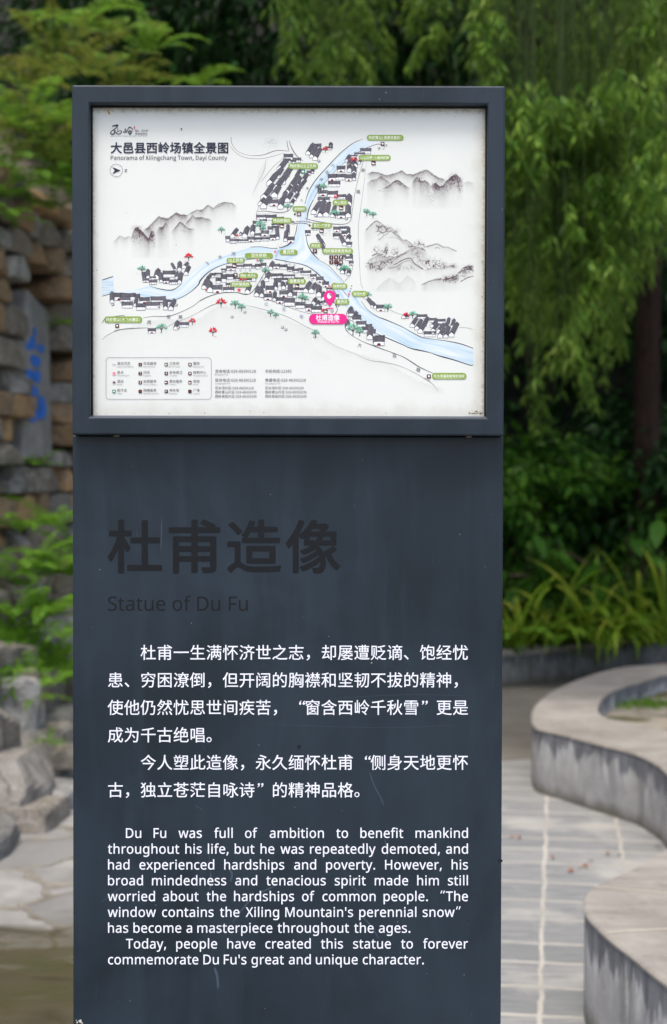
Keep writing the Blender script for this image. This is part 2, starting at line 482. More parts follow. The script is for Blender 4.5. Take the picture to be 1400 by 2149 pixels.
# ink wash mountains: a fine sheet with an ink density on every vertex
def ink_patch(x0, y0, x1, y1, ridges, lines=(), blobs=(), seed=0, step=1.0, d=.00002, cut=None):
    xs = np.arange(x0, x1+step, step); ys = np.arange(y0, y1+step, step)
    X, Yy = np.meshgrid(xs, ys)
    D = np.zeros_like(X)
    for P, amp, fall, rough_, edge_ in ridges:
        P = np.asarray(P, float)
        n = (vnoise(xs*.16+seed, xs*0+seed*3.1, seed, 4)-.5)*rough_*2 + (vnoise(xs*.6, xs*0+seed, seed+5, 2)-.5)*rough_
        top = np.interp(xs, P[:, 0], P[:, 1]) + n
        ins = ((xs >= P[0, 0]) & (xs <= P[-1, 0])).astype(float)
        fade = np.clip(np.minimum(xs-P[0, 0], P[-1, 0]-xs)/10., 0, 1)*ins
        dd = Yy - top[None]
        tex = .45 + .9*vnoise(X*.13, Yy*.07, seed+3) 
        # the wash in front hides what lies behind it
        cover = np.clip(dd/3., 0, 1)*np.clip(1-dd/(fall*2.), 0, 1)*fade[None]
        D = D*(1-.75*cover)
        body_ = np.where(dd > 0, amp*np.exp(-dd/fall)*tex, 0)*fade[None]
        line_ = .65*edge_*np.exp(-(dd/1.1)**2)*(.3+1.2*vnoise(X*.09, Yy*0+seed, seed+11))*fade[None]
        D = np.maximum(D, body_) + line_
    for P, w, a in lines:
        Q = catmull(P, 8)
        for q in range(len(Q)-1):
            p, e = Q[q], Q[q+1]-Q[q]; L = np.dot(e, e)+1e-9
            bx0, bx1 = min(p[0], Q[q+1][0])-4, max(p[0], Q[q+1][0])+4
            ix = np.where((xs >= bx0) & (xs <= bx1))[0]
            if not len(ix): continue
            sl = slice(ix[0], ix[-1]+1)
            t = np.clip(((X[:, sl]-p[0])*e[0]+(Yy[:, sl]-p[1])*e[1])/L, 0, 1)
            r2 = (X[:, sl]-p[0]-t*e[0])**2+(Yy[:, sl]-p[1]-t*e[1])**2
            D[:, sl] = np.maximum(D[:, sl], a*np.exp(-r2/(w*w))*(.4+.8*vnoise(X[:, sl]*.3, Yy[:, sl]*.3, seed+2)))
    for bx, by, rx, ry, a in blobs:
        q = ((X-bx)/rx)**2+((Yy-by)/ry)**2
        D += a*np.exp(-q*1.2)*np.clip((vnoise(X*.45, Yy*.45, seed+int(bx))-.38)*3.2, 0, 1.5)
    edge = np.minimum.reduce([np.clip((X-x0)/4, 0, 1), np.clip((x1-X)/4, 0, 1), np.clip((Yy-y0)/4, 0, 1), np.clip((y1-Yy)/6, 0, 1)])
    if cut: edge = np.minimum(np.clip((Yy-y0)/4, 0, 1), np.clip((y1-Yy)/6, 0, 1))*((X > cut[0]) & (X < cut[1]))
    D = D*(.72+.7*vnoise(X*.5, Yy*.5, seed+41, 3))
    D = np.clip(1.45*np.clip(D, 0, 1)**.9, 0, .95)*edge
    h, w = X.shape
    Vv = atY(X.ravel(), Yy.ravel(), B0-d)
    idx = np.arange(h*w).reshape(h, w)
    Q = np.stack([idx[1:, :-1], idx[1:, 1:], idx[:-1, 1:], idx[:-1, :-1]], -1).reshape(-1, 4)
    keep = D.ravel()[Q].max(1) > .012
    Q = Q[keep]; used = np.unique(Q); re = np.full(h*w, -1); re[used] = np.arange(len(used))
    return Vv[used], re[Q], D.ravel()[used]
PV, PF, PD, pn = [], [], [], 0
def addpatch(*a, **k):
    global pn
    V, F, D = ink_patch(*a, **k); PV.append(V); PF.append(F+pn); PD.append(D); pn += len(V)
# left range (tile at 230,410 scale 1/5)
tl = lambda P, ox, oy, s: [(ox+x/s, oy+y/s) for x, y in P]
A = lambda P: tl(P, 230, 410, 5.)
addpatch(228, 412, 516, 545,
  [(A([(820,200),(900,160),(970,155),(1030,105),(1090,130),(1140,90),(1210,70),(1280,80),(1340,120)]), .42, 9, 1.6, .35),
   (A([(350,365),(420,325),(480,260),(520,225),(570,240),(620,245),(700,180),(760,205),(840,205)]), .6, 11, 1.8, .3),
   (A([(30,495),(110,420),(150,440),(200,430),(240,445)]), .3, 7, 1.5, .1),
   (A([(780,320),(830,260),(870,210),(905,240),(960,230),(1080,260)]), .5, 10, 1.5, .3),
   (A([(640,400),(690,340),(740,275),(780,310),(830,350),(900,355)]), .45, 12, 2., .55),
   (A([(480,400),(520,340),(560,335),(590,280),(620,330),(640,400)]), .5, 22, 2., .3),
   (A([(225,490),(240,400),(265,345),(300,330),(340,370),(380,420),(410,450),(440,370),(475,385),(490,430)]), .72, 17, 2.5, .15)],
  lines=[(A([(690,345),(740,285),(785,320)]), .9, .9), (A([(545,330),(560,360),(575,310)]), 1.1, .7), (A([(420,330),(480,270),(520,235)]), 2.2, .5), (A([(985,150),(1035,108),(1090,138),(1190,98)]), 1.3, .5), (A([(740,365),(800,380),(880,355)]), .8, .4), (A([(800,295),(870,215)]), .9, .5)],
  blobs=[(230+290/5, 410+350/5, 9, 7, .5), (230+250/5, 410+440/5, 5, 9, .5), (230+330/5, 410+430/5, 10, 12, .35), (230+440/5, 410+420/5, 7, 12, .4), (230+460/5, 410+500/5, 5, 14, .3)], seed=3)
C_ = lambda P: tl(P, 750, 340, 5.385)
addpatch(764, 350, 998, 440,
  [(C_([(105,130),(170,115),(240,125),(330,150),(420,130),(500,95),(560,140),(620,145),(700,120),(780,88),(850,130),(920,180),(1010,200)]), .5, 8, 1.4, .25),
   (C_([(1190,230),(1260,222),(1330,250)]), .22, 8, 1, .1),
   (C_([(100,250),(150,210),(215,200),(265,165),(310,195),(380,240)]), .42, 14, 1.6, .3),
   (C_([(270,310),(350,270),(400,230),(450,205),(500,235),(560,280),(610,310)]), .45, 11, 1.8, .55),
   (C_([(600,290),(625,220),(670,165),(715,215),(760,205),(810,240),(850,300)]), .5, 20, 2.2, .35),
   (C_([(820,300),(850,240),(890,230),(930,280),(960,270),(1000,220),(1060,165),(1110,140),(1160,180),(1190,230),(1200,300)]), .62, 17, 2.6, .15)],
  lines=[(C_([(375,255),(450,208),(520,255)]), 1., .95), (C_([(430,225),(495,262)]), 1.8, .6), (C_([(230,205),(265,168),(320,205),(370,242)]), 1.3, .45), (C_([(700,185),(722,235),(725,280)]), 1.0, .6), (C_([(660,140),(740,105),(790,100),(850,150),(910,185)]), 1.8, .5), (C_([(240,325),(330,330),(400,318)]), .8, .35)],
  blobs=[(750+1100/5.385, 340+200/5.385, 13, 12, .45), (750+1160/5.385, 340+280/5.385, 6, 12, .4), (750+880/5.385, 340+290/5.385, 9, 11, .45), (750+700/5.385, 340+190/5.385, 6, 7, .4), (750+840/5.385, 340+400/5.385, 5, 12, .3), (750+1030/5.385, 340+270/5.385, 14, 9, .3)], seed=9, cut=(769, 994.5))
addpatch(764, 452, 998, 615,
  [(C_([(60,830),(130,740),(170,700),(215,665),(265,690),(330,740),(380,745),(440,790),(510,880),(560,890),(620,920),(640,960)]), .16, 20, 1.2, .35),
   (C_([(230,900),(300,830),(380,780),(430,820),(500,890),(560,960)]), .10, 12, .8, .5),
   (C_([(740,965),(820,945),(900,925),(960,960),(1030,965),(1110,1010)]), .14, 8, .8, .45),
   (C_([(100,1160),(140,1100),(200,1070),(250,1045),(330,1075),(420,1075),(520,1030),(640,975),(700,965),(760,990),(800,1060)]), .22, 22, 1.5, .4),
   (C_([(320,1215),(440,1180),(520,1130),(590,1110),(640,1150),(740,1220)]), .16, 12, 1., .4),
   (C_([(740,1230),(840,1200),(960,1205),(1050,1180),(1150,1200)]), .12, 8, .8, .3),
   (C_([(710,1390),(800,1355),(900,1325),(1000,1320),(1100,1290),(1150,1240),(1200,1200),(1260,1170),(1320,1190)]), .26, 11, 1.4, .35),
   (C_([(190,1470),(260,1380),(340,1320),(420,1330),(480,1370),(560,1290),(620,1310),(680,1400)]), .12, 18, 3., .03)],
  lines=[(C_([(100,770),(160,705),(215,668),(262,690)]), .9, .75), (C_([(215,720),(260,740),(300,725),(330,770)]), 1., .7), (C_([(210,790),(250,780),(290,800),(340,770)]), 1., .7), (C_([(230,830),(265,800),(300,830),(240,880)]), .8, .5), (C_([(330,790),(380,780),(440,820),(520,885),(600,955)]), .7, .6), (C_([(520,885),(560,885),(610,935)]), .8, .6),
         (C_([(350,860),(410,850),(490,885)]), .6, .35), (C_([(780,960),(840,945),(900,925),(960,955)]), .9, .6), (C_([(880,975),(910,965),(930,980)]), .8, .5), (C_([(1030,970),(1070,985),(1120,1010)]), .8, .6),
         (C_([(420,1160),(520,1105),(600,1090),(650,1150),(740,1210)]), 1.2, .8), (C_([(600,1020),(660,980),(720,970),(770,1000)]), .8, .5), (C_([(430,1100),(470,1070),(560,1025)]), 1.1, .7), (C_([(1170,1350),(1240,1310),(1310,1290)]), 1., .7), (C_([(1150,1250),(1200,1225),(1260,1215),(1310,1230)]), 1., .7), (C_([(730,1385),(850,1335),(940,1330)]), .9, .7), (C_([(170,1060),(220,1035),(255,1045)]), 1.2, .6)],
  blobs=[(750+a/5.385, 340+b/5.385, c, e, f) for a, b, c, e, f in ((150,1170,9,7,.9),(215,1000,7,8,.6),(330,1000,4,11,.8),(290,1030,6,8,.7),(270,1140,14,11,.5),(370,1130,9,11,.5),(430,1020,8,8,.6),(240,1200,10,7,.7),(700,920,5,6,.8),(650,945,5,6,.7),(610,960,6,5,.6),(740,945,4,5,.6),(250,740,8,7,.45),(330,745,10,5,.35),(440,780,7,6,.3),(800,1150,6,11,.85),(870,1150,5,10,.85),(930,1150,8,8,.8),(980,1170,6,6,.6),(1080,1170,10,4,.6),(680,1050,13,10,.35),(720,1130,10,8,.3),(1000,1320,7,6,.8),(1060,1315,7,8,.85),(1110,1310,6,8,.8),(920,1325,8,3,.6),(1250,1210,11,7,.7),(1200,1260,9,8,.4),(1270,1190,7,4,.7),(600,1200,14,6,.25),(480,1200,12,6,.3))], seed=21, cut=(764, 994.5))
# pale washes on open ground
addpatch(212, 640, 700, 760, [([(214,712),(260,690),(320,672),(420,668),(470,632),(560,655),(650,690),(698,740)], .05, 26, 2., 0.)], seed=31, step=2.2, d=.00001, cut=(214, 698))
addpatch(650, 690, 940, 830, [([(652,695),(720,735),(800,755),(880,800),(935,818)], .05, 12, 2., 0.)], seed=33, step=2., d=.000014)
addpatch(528, 280, 612, 420, [([(530,410),(545,360),(557,334),(562,334),(566,380)], .06, 18, 2., 0.), ], seed=35, step=2., d=.000018, blobs=[(568, 300, 16, 9, .16)])
me_o = mobj('mountain_painting', np.concatenate(PV), np.concatenate(PF), PAPER, board)
at_ = me_o.data.attributes.new('ink', 'FLOAT', 'POINT'); at_.data.foreach_set('value', np.concatenate(PD).astype(np.float32))

# rivers: ribbons between two banks with brushed streaks
def river_mat():
    M = Mat('river_wash', .5, spec=.25)
    at = M.n('ShaderNodeAttribute', attribute_name='ink'); v = M.obj()
    c = M.ramp(at.outputs['Fac'], [(0., (.78, .82, .83)), (.3, (.66, .76, .82)), (.65, (.52, .67, .77)), (1., (.40, .56, .70))])
    M.base(c); return M.m
RIVER = river_mat()
RV, RF, RD, rn = [], [], [], 0
def river(L, Rr, seed, d=.00003, n=90, m=16, fade=(0, 0)):
    global rn
    a = resample(catmull(L, 6), n); b = resample(catmull(Rr, 6), n)
    t = np.linspace(0, 1, m)
    P = a[:, None]*(1-t)[None, :, None] + b[:, None]*t[None, :, None]
    s = np.linspace(0, n/12., n)
    D = .55*vnoise(t[None]*7+0*s[:, None], s[:, None]*.55+seed, seed, 3)+.5*vnoise(t[None]*16+0*s[:, None], s[:, None]*.8, seed+4, 2)
    D = np.clip((D-.28)*1.7, 0, 1)
    f = np.ones(n); 
    if fade[0]: f[:fade[0]] = np.linspace(0, 1, fade[0])
    if fade[1]: f[-fade[1]:] = np.linspace(1, .2, fade[1])
    D = D*f[:, None]
    V = atY(P[..., 0].ravel(), P[..., 1].ravel(), B0-d); idx = np.arange(n*m).reshape(n, m)
    q = np.stack([idx[:-1, :-1], idx[:-1, 1:], idx[1:, 1:], idx[1:, :-1]], -1).reshape(-1, 4)
    RV.append(V); RF.append(q+rn); RD.append(D.ravel()); rn += len(V)
U_W = [(240,613),(283,608),(312,599),(328,603),(348,608),(366,607),(382,596),(396,578),(414,562),(436,551),(462,540),(500,527),(528,518.5),(556,520),(584,522)]
L_W = [(240,617),(262,617),(292,620),(332,629.5),(372,629),(398,614),(416,599),(422,588),(438,570),(462,558),(490,550),(516,545.5),(540,542),(560,542),(577,545)]
river(U_W, L_W, 2, fade=(14, 0))
river([(214,586),(226,584),(238.5,580)], [(214,604),(226,603),(238.5,600)], 6, n=20)
river([(214,600),(226,601),(239,600)], [(214,622),(230,617),(242,613)], 8, n=20, d=.000035)
N_L = [(792,284),(766,293),(742,302),(716,322),(692,347),(668,374),(650,400),(641,424),(634,446),(629,466),(624,484),(619,500),(606,513),(588,521),(579,533),(577,545)]
N_R = [(812,292),(782,304),(757,319),(732,333),(708,355),(689,376),(671,398),(657,422),(647,446),(643,468),(641,486),(645,510),(653,527),(648,541),(632,552),(612,551)]
river(N_L, N_R, 12, n=130, d=.000038, fade=(26, 0))
river([(577,545),(606,550),(640,557),(662,571),(684,592),(703,612),(711,628),(728,646),(746,655),(762,676),(778,691),(794,703),(818,711),(842,722),(862,731),(902,740),(950,754),(985,765),(993.5,766)],
      [(653,527),(668,545),(688,559),(706,575),(724,596),(735,609),(746,618),(754,629),(762,641),(777,653),(792,663),(812,672),(842,685),(862,696),(882,707),(902,711),(932,714),(966,722),(993.5,731)], 17, n=150, d=.000034)
ro = mobj('river_painting', np.concatenate(RV), np.concatenate(RF), RIVER, board)
at_ = ro.data.attributes.new('ink', 'FLOAT', 'POINT'); at_.data.foreach_set('value', np.concatenate(RD).astype(np.float32))

# roads and banks: brush lines
S = Sheet(B0-.00006)
DK, MD, LT = (48, 46, 58), (120, 112, 118), (176, 168, 172)
qs = [0.]
def st(P, w, col=DK):
    qs[0] += 1.5e-6; S.stroke(P, w, col, qs[0])
st(U_W[5:9] if False else [(314,600),(330,605),(352,609),(366,607),(380,597)], [.6, 1.6, 2.2, .8])
st([(524,518.5),(548,518),(570,521),(584,521)], 1.1); st([(330,629),(352,630),(374,627),(398,614),(416,598),(421,588),(438,571),(462,558),(490,550)], [.6, 1.2, 1.4, 3., 1.6, 1.]); st([(490,550),(520,545),(545,541)], .8)
st([(214,588),(226,584),(238,580)], 1.8); st([(214,622),(228,618),(242,618)], 1.4)
st([(577,544),(604,549),(640,557),(664,572),(684,592)], [1.6, 1.4, 1.6, 2.6]); st([(684,592),(702,612),(712,629)], 1.4)
st([(616,503),(606,513),(592,519),(586,520)], [1.6, 2.6, 1.8, .8]); st([(624,470),(621,487),(616,503)], 1.4)
st([(642,492),(646,513),(655,530),(670,546)], [.8, 1.4, 2.2, 1.2]); st([(670,546),(690,558),(708,577),(722,592)], 1.1, MD)
st([(762,292),(742,300),(716,320),(690,347),(664,376),(648,402),(640,428)], [.6, 1.4, 1.4, 1.6, 1.]); st([(657,420),(648,440),(644,462)], [1., 2.2, 1.2])
st([(800,303),(790,303),(766,312),(742,326),(712,350)], 1.); st([(712,350),(690,374),(668,400),(656,424)], .9, MD)
st([(758,632),(772,650),(792,664),(812,672),(842,685),(864,697),(886,708),(910,712),(940,716),(968,722),(993,731)], [.8, 1., 2.2, 1.2, 1.8, .9, 2., 1.6], (86, 78, 86))
st([(790,700),(812,709),(842,722),(862,731),(880,735),(902,740),(922,747),(952,755),(985,766),(993,766)], [1.2, 2., 1.4, 2.6, 1., 2.6, 1.6, 1.2])
# roads
for P, w, c in (([(485,288),(487,302),(500,318),(524,326),(552,325),(580,316),(606,317)], [1., .8, .5, 1.6, .9], MD), ([(602,294),(604,308),(607,317)], 1., DK), ([(482,306),(496,321),(516,331),(548,333),(576,327),(596,321)], .7, MD),
                ([(607,295),(612,310),(622,326),(636,338)], [.8, 2.2, .9], MD), ([(558,336),(556,352),(548,372),(536,395),(529,410)], [.5, 1.6, 1., .4], LT), ([(548,382),(572,352),(596,330)], .7, MD), ([(592,350),(560,400),(540,442),(538,462)], [.6, .8, 1.2, 2.2], LT),
                ([(540,444),(556,443),(586,446),(606,442),(612,430)], [.8, 1.8, .8], MD), ([(540,448),(600,449)], .7, MD), ([(640,458),(662,464),(700,470),(724,470),(736,462),(740,436)], [1., 2., 1.2, 1.], MD), ([(646,462),(640,470)], 1., DK),
                ([(766,330),(756,360),(746,400),(740,440)], .8, MD), ([(770,330),(766,370),(758,430),(752,480),(754,540),(757,590),(762,606)], [.4, .8, 1.2, .9, 1.], LT), ([(740,436),(738,470)], .6, LT), ([(722,592),(736,575),(740,556),(735,542)], .8, MD), ([(722,592),(716,604),(730,622)], .9, MD),
                ([(214,678),(222,668),(240,664)], 1.4, MD), ([(240,664),(258,662),(262,663)], 1.2, MD), ([(300,667),(322,664),(350,664),(372,658),(404,643),(424,628),(446,619),(470,614)], [.7, 1.6, .9, .7], MD), ([(214,713),(228,702),(252,692),(284,689),(310,688)], [.7, 1., 2.2, .8], MD), ([(348,688),(362,680),(400,664),(430,648),(452,638),(478,633)], [.8, .7, .6, 1.4, .9], MD),
                ([(514,640),(548,648),(590,660),(612,669),(636,682),(652,690),(664,694)], .8, MD), ([(420,632),(440,622),(466,615),(496,614),(516,618),(530,612),(548,585),(562,558)], [.8, .8, 1.6, 1.2, .8], DK), ([(532,620),(560,628),(604,644),(640,656),(664,660)], .8, MD),
                ([(668,700),(690,718),(716,731),(744,742),(776,756),(804,760),(832,766),(862,778),(890,794),(908,806),(920,822)], [.6, .6, .7, 2., .8, 2.2, .8], LT), ([(700,630),(708,650),(700,662)], 1.2, DK), ([(726,665),(726,690),(736,702),(760,716),(790,728),(826,741),(850,751),(880,770),(910,784)], [1.4, 1.4, .8, 1.8, 1., 2.2, .8], (92, 84, 92)),
                ([(758,622),(770,630),(790,640),(812,648),(836,658),(850,660)], .6, MD), ([(964,687),(980,688),(993,692)], .6, MD), ([(616,467),(632,464),(646,466),(680,471)], 1., MD), ([(614,470),(632,468),(650,471)], 1.2, DK), ([(585,510),(574,536)], .9, LT), ([(592,512),(580,540)], .9, LT), ([(738,606),(724,640)], .8, LT),
                ([(540,585),(532,604)], .6, LT), ([(642,462),(646,440)], .5, LT), ([(648,428),(640,462)], .5, LT)):
    st(P, w, c)
# bridges
for x in range(624, 652, 5): S.disc(x, 464.5, 1.4, (150, 152, 176), qs[0]+.00001)
for t in np.linspace(0, 1, 7): S.disc(738-10*t, 600+34*t, 1.5, (140, 140, 152), qs[0]+.00001)
for x, y in ((587, 518), (583, 527), (579, 536)): S.disc(x, y, 1.2, (170, 160, 164), qs[0]+.00001)
S.obj('road_drawing', board)

# houses
S = Sheet(B0-.00022)
zq = [0.]
ROOF, RO2, STR, WH, OUT, RED = (56, 54, 63), (76, 73, 83), (166, 164, 172), (240, 243, 244), (84, 82, 92), (124, 28, 42)
_lev = []
def level(x0, y0, x1, y1):
    l = 1+max([q[4] for q in _lev if q[0] < x1 and q[2] > x0 and q[1] < y1 and q[3] > y0] or [-1])
    _lev.append((x0, y0, x1, y1, l)); return l*9e-6
def Fh(x0, y0, x1, y1, door=0):
    z = level(x0-2, y0-1, x1+2, y1+1)
    w, h = x1-x0, y1-y0; j = lambda a=.35: float(rng.uniform(-a, a)); sk = float(rng.uniform(-.06, .06))*w
    ry = y0+h*.6
    S.poly([(x0+.5, ry-.6), (x1-.5, ry-.6), (x1-.4+j(), y1+j()), (x0+.4+j(), y1+j())], OUT, z)
    S.poly([(x0+1.2, ry-.6), (x1-1.2, ry-.6), (x1-1.2, y1-.7), (x0+1.2, y1-.7)], WH, z+2e-6)
    S.poly([(x0-.8+j(), y0+.4+j()), (x0+w*.5, y0+.9), (x1+.8+j(), y0+.2+j()), (x1+.5+j(), ry+.2+j()), (x0+w*.5, ry), (x0-.5+j(), ry+.3+j())], ROOF if rng.random() < .6 else RO2, z+4e-6)
    n = max(2, int(w/2.3))
    for i in range(n):
        x = x0+w*(i+.5)/n+j(.3)
        S.poly([(x-.28+sk, y0+1.2+j()), (x+.22+sk, y0+1.2+j()), (x+.3, ry-.6), (x-.2, ry-.6)], STR, z+5.5e-6)
    if door:
        cx = x0+w*.5; dw = max(1.6, w*.16); dh = h*.26
        S.poly([(cx-dw, y1-.4), (cx-dw, y1-dh*.6), (cx-dw*.5, y1-dh), (cx+dw*.5, y1-dh), (cx+dw, y1-dh*.6), (cx+dw, y1-.4)], RED, z+5.5e-6)
    else:
        for t in (.28, .72): S.disc(x0+w*t, y1-h*.18, .75, OUT, z+5.5e-6)
def Gh(bx, by, w, ex, ey):
    z = level(min(bx-w/2, bx-w/2+ex)-2, by-w+min(ey, 0)-1, max(bx+w/2, bx+w/2+ex)+2, by+1)
    hw = .55*w; pk = 1.0*w; l, r = bx-w/2, bx+w/2
    e = np.array([ex, ey]); PL, PK, PR = np.array([l-.8, by-hw+.8]), np.array([bx, by-pk]), np.array([r+.8, by-hw+.8])
    S.poly([PL, PK, PK+e, PL+e], RO2, z); S.poly([PK, PR, PR+e, PK+e], ROOF, z+1.5e-6)
    for t in np.linspace(.12, .92, max(2, int(np.hypot(ex, ey)/2.4))):
        for A_, B_ in ((PL, PK), (PK, PR)):
            p, q = A_+e*t, B_+e*t; nrm = e/np.hypot(*e)*.24
            S.poly([p-nrm, q-nrm, q+nrm, p+nrm], STR, z+3e-6)
    S.poly([(l-.5, by+.4), (r+.5, by+.4), (r+.5, by-hw), (bx, by-pk-.3), (l-.5, by-hw)], OUT, z+4.5e-6)
    S.poly([(l+.35, by-.4), (r-.35, by-.4), (r-.35, by-hw+.5), (bx, by-pk+1.2), (l+.35, by-hw+.5)], WH, z+6e-6)
    S.disc(bx, by-hw*.75, .6, OUT, z+7.5e-6)
def tile(ox, oy, s, Fl=(), Gl=()):
    it_ = [('F', q) for q in Fl]+[('G', q) for q in Gl]
    it_.sort(key=lambda q: q[1][3] if q[0] == 'F' else q[1][1])
    for k, q in it_:
        if k == 'F': Fh(ox+q[0]/s, oy+q[1]/s, ox+q[2]/s, oy+q[3]/s, q[4] if len(q) > 4 else 0)
        else: Gh(ox+q[0]/s, oy+q[1]/s, q[2]/s, q[3]/s, q[4]/s)
tile(460, 280, 7, [(950,295,1085,390,1),(945,365,1050,430),(1060,385,1130,440),(1085,350,1200,430),(740,965,870,1070,1),(1290,540,1350,620,1),(1350,520,1395,590)],
     [(895,555,90,85,-110),(850,660,85,60,-90),(745,770,95,90,-120),(725,890,85,55,-90),(655,975,90,90,-100),(605,1060,70,50,-60),(985,640,90,90,-120),(925,745,95,80,-120),(840,840,95,90,-120),(810,945,90,60,-110),(650,1105,90,90,-110),
      (1140,645,55,45,-80),(1105,720,60,45,-75),(1055,800,65,45,-75),(1000,885,65,45,-75),(945,990,60,30,-100),(900,1110,80,30,-110),(1150,790,60,30,-120),(1085,910,65,40,-120),(1000,1010,70,60,-100),(1235,720,65,50,-85),(1200,800,60,60,-80),(1140,900,60,60,-110),(1105,985,55,50,-70),(1060,1060,50,30,-60)])
tile(640, 270, 7, [(100,215,240,300),(300,255,400,315),(815,280,970,370),(730,345,880,400),(650,380,760,420),(470,540,590,640,1),(340,660,460,770,1),(450,660,590,755),(595,665,695,775,1),(345,765,515,855),(200,900,330,990,1),(330,910,480,1010),(480,960,600,1035),(190,1000,360,1080),(600,990,690,1060)],
     [(45,385,65,70,-120),(95,430,60,70,-140),(150,465,70,70,-130),(380,290,50,0,-50),(615,490,50,35,-70),(650,565,65,20,-80),(740,575,70,-20,-60),(655,640,70,0,-60),(720,680,70,0,-80),(720,760,50,0,-80),(795,520,45,25,-40),(215,950,50,0,-90),(650,1115,80,0,-90)])
tile(620, 420, 7, [(610,165,735,270,1),(145,435,220,520,1),(560,385,650,470,1),(655,380,760,450),(555,480,665,570),(680,450,760,530,1),(755,610,830,690),(730,820,840,890),(790,890,850,960,1),(700,800,740,870),(240,400,340,440)],
     [(268,205,75,85,-130),(360,245,65,60,-200),(450,245,80,30,-140),(540,250,55,40,-130),(775,255,75,0,-130),(785,90,80,0,-90),(780,515,45,0,-90),(770,610,60,20,-60),(720,670,60,-50,-110),(360,610,55,-30,-70),(410,680,55,-40,-80),(420,750,50,-30,-80),(820,880,40,0,-60),(640,1010,60,10,-60),(690,1080,60,0,-60),(780,1110,50,10,-60),(610,960,40,10,-30)])
tile(460, 420, 7, [(550,210,690,285),(690,210,840,295),(845,240,945,280),(600,275,700,330),(95,520,160,615),(155,565,270,632),(275,570,430,622),(415,530,520,615,1),(520,480,610,550),(615,440,725,530,1),(525,545,620,605),(625,540,740,600),(745,500,835,590,1),(715,380,790,470),(780,370,880,440),(495,300,600,380),(770,340,890,380),(1000,530,1105,630,1),(105,960,240,1035,1),(40,1000,105,1060),(250,945,360,1005),(360,930,480,1008),(470,950,535,1000),(530,930,610,1015),(620,915,690,1000),(790,930,890,1010,1),(890,940,1000,1020),(1000,970,1100,1040,1),(1090,1000,1170,1060),(1170,990,1230,1060),(1230,1040,1340,1090)],
     [(195,555,65,60,-90),(375,555,75,40,-110),(490,510,65,10,-100),(860,575,50,-10,-140),(975,605,55,15,-120),(1010,500,45,0,-110),(1085,350,30,0,-20),(755,1025,60,30,-80),(320,520,40,0,-20)])
tile(420, 540, 7, [(185,400,325,525,1),(340,430,500,515),(230,290,310,390),(310,245,390,370),(390,240,500,325),(150,225,220,300),(230,220,330,275),(310,160,380,210),(490,290,600,345),(660,300,760,360),(380,370,450,440,1),(640,220,700,260),(1040,230,1210,315),(1220,250,1390,310),(1090,300,1190,420),(1190,285,1290,370),(970,410,1090,525,1),(935,530,1055,630,1),(1120,580,1225,680,1),(1235,590,1390,720),(1170,480,1285,590,1)],
     [(55,465,65,50,-110),(145,512,80,-5,-100),(785,350,65,20,-60),(695,538,70,30,-90),(100,360,60,40,-60),(975,355,65,35,-90),(930,490,55,-10,-110),(830,575,65,20,-100),(905,585,65,-10,-110),(1090,640,50,10,-100),(1325,575,70,0,-150),(1225,470,60,-10,-70),(1110,480,60,0,-80),(1290,450,60,10,-60)])
tile(580, 560, 7, [(0,100,90,165),(100,105,270,165),(270,150,400,195),(160,10,240,70,1),(240,20,330,90),(360,50,510,120),(500,100,590,175,1),(590,140,690,235,1),(680,210,770,300,1),(735,305,810,350),(255,300,420,375),(235,360,300,470),(0,440,100,540,1),(115,455,270,575),(280,510,420,610),(425,540,530,650,1),(510,570,665,672),(850,400,920,480),(870,540,925,585),(1060,690,1150,770),(1110,700,1230,800),(1180,790,1310,880,1),(1310,840,1395,890),(1010,840,1080,930),(1270,890,1360,960),(600,500,680,560)],
     [(430,380,70,60,-110),(515,385,75,55,-90),(625,440,80,0,-110),(695,500,70,0,-80),(720,560,45,0,-50),(1060,720,60,40,-90),(1120,790,70,50,-80),(1340,970,45,20,-60),(545,560,60,30,-60),(610,600,60,10,-60)])
tile(700, 600, 1400/300., [(420,180,505,250,1),(690,285,740,320),(815,275,915,325),(885,440,1000,500),(940,310,1010,360),(1010,320,1095,370),(1000,365,1100,405),(140,230,200,300),(190,285,270,360),(225,340,320,405),(315,370,375,420),(280,395,340,460),(390,490,500,585,1),(350,420,410,500),(420,480,500,520)],
     [(390,215,45,-45,-60),(415,225,40,-30,-40),(685,320,35,20,-25),(770,405,42,40,-65),(815,430,42,40,-70),(850,462,48,45,-75),(890,395,42,30,-60),(965,408,38,40,-45),(975,455,42,40,-60),(1030,465,45,45,-65),(1120,378,30,10,-45),(1160,412,32,20,-65),(1085,425,38,35,-50),(1042,510,48,40,-70),(1100,510,42,25,-85),(1155,500,50,50,-100),(1180,430,40,30,-40),(355,525,55,10,-90),(150,275,36,20,-40),(405,578,36,10,-60),(140,420,40,-5,-60)])
tile(200, 520, 1400/240., [(580,370,655,425,1),(570,290,620,375),(665,345,740,390),(660,390,755,450),(830,275,980,362),(830,365,905,438,1),(905,385,1010,450),(975,300,1070,390),(235,545,340,645,1),(340,550,490,640),(300,600,430,668),(325,655,460,740),(500,675,615,765),(540,600,665,685,1),(625,655,790,750),(680,590,860,685),(880,630,980,690),(480,560,545,640),(645,980,740,1050,1),(1030,905,1145,975),(780,655,830,700)],
     [(645,375,42,0,-80),(745,385,62,25,-80),(805,425,42,0,-90),(985,385,40,20,-60),(1030,440,52,20,-100),(1110,335,52,35,-75),(1030,285,50,5,-80),(980,285,34,-40,-75),(1085,255,50,40,-40),(205,675,48,0,-100),(490,715,42,20,-90),(860,760,52,0,-90),(925,765,58,40,-90),(985,1005,50,20,-75),(600,400,40,0,-60)])
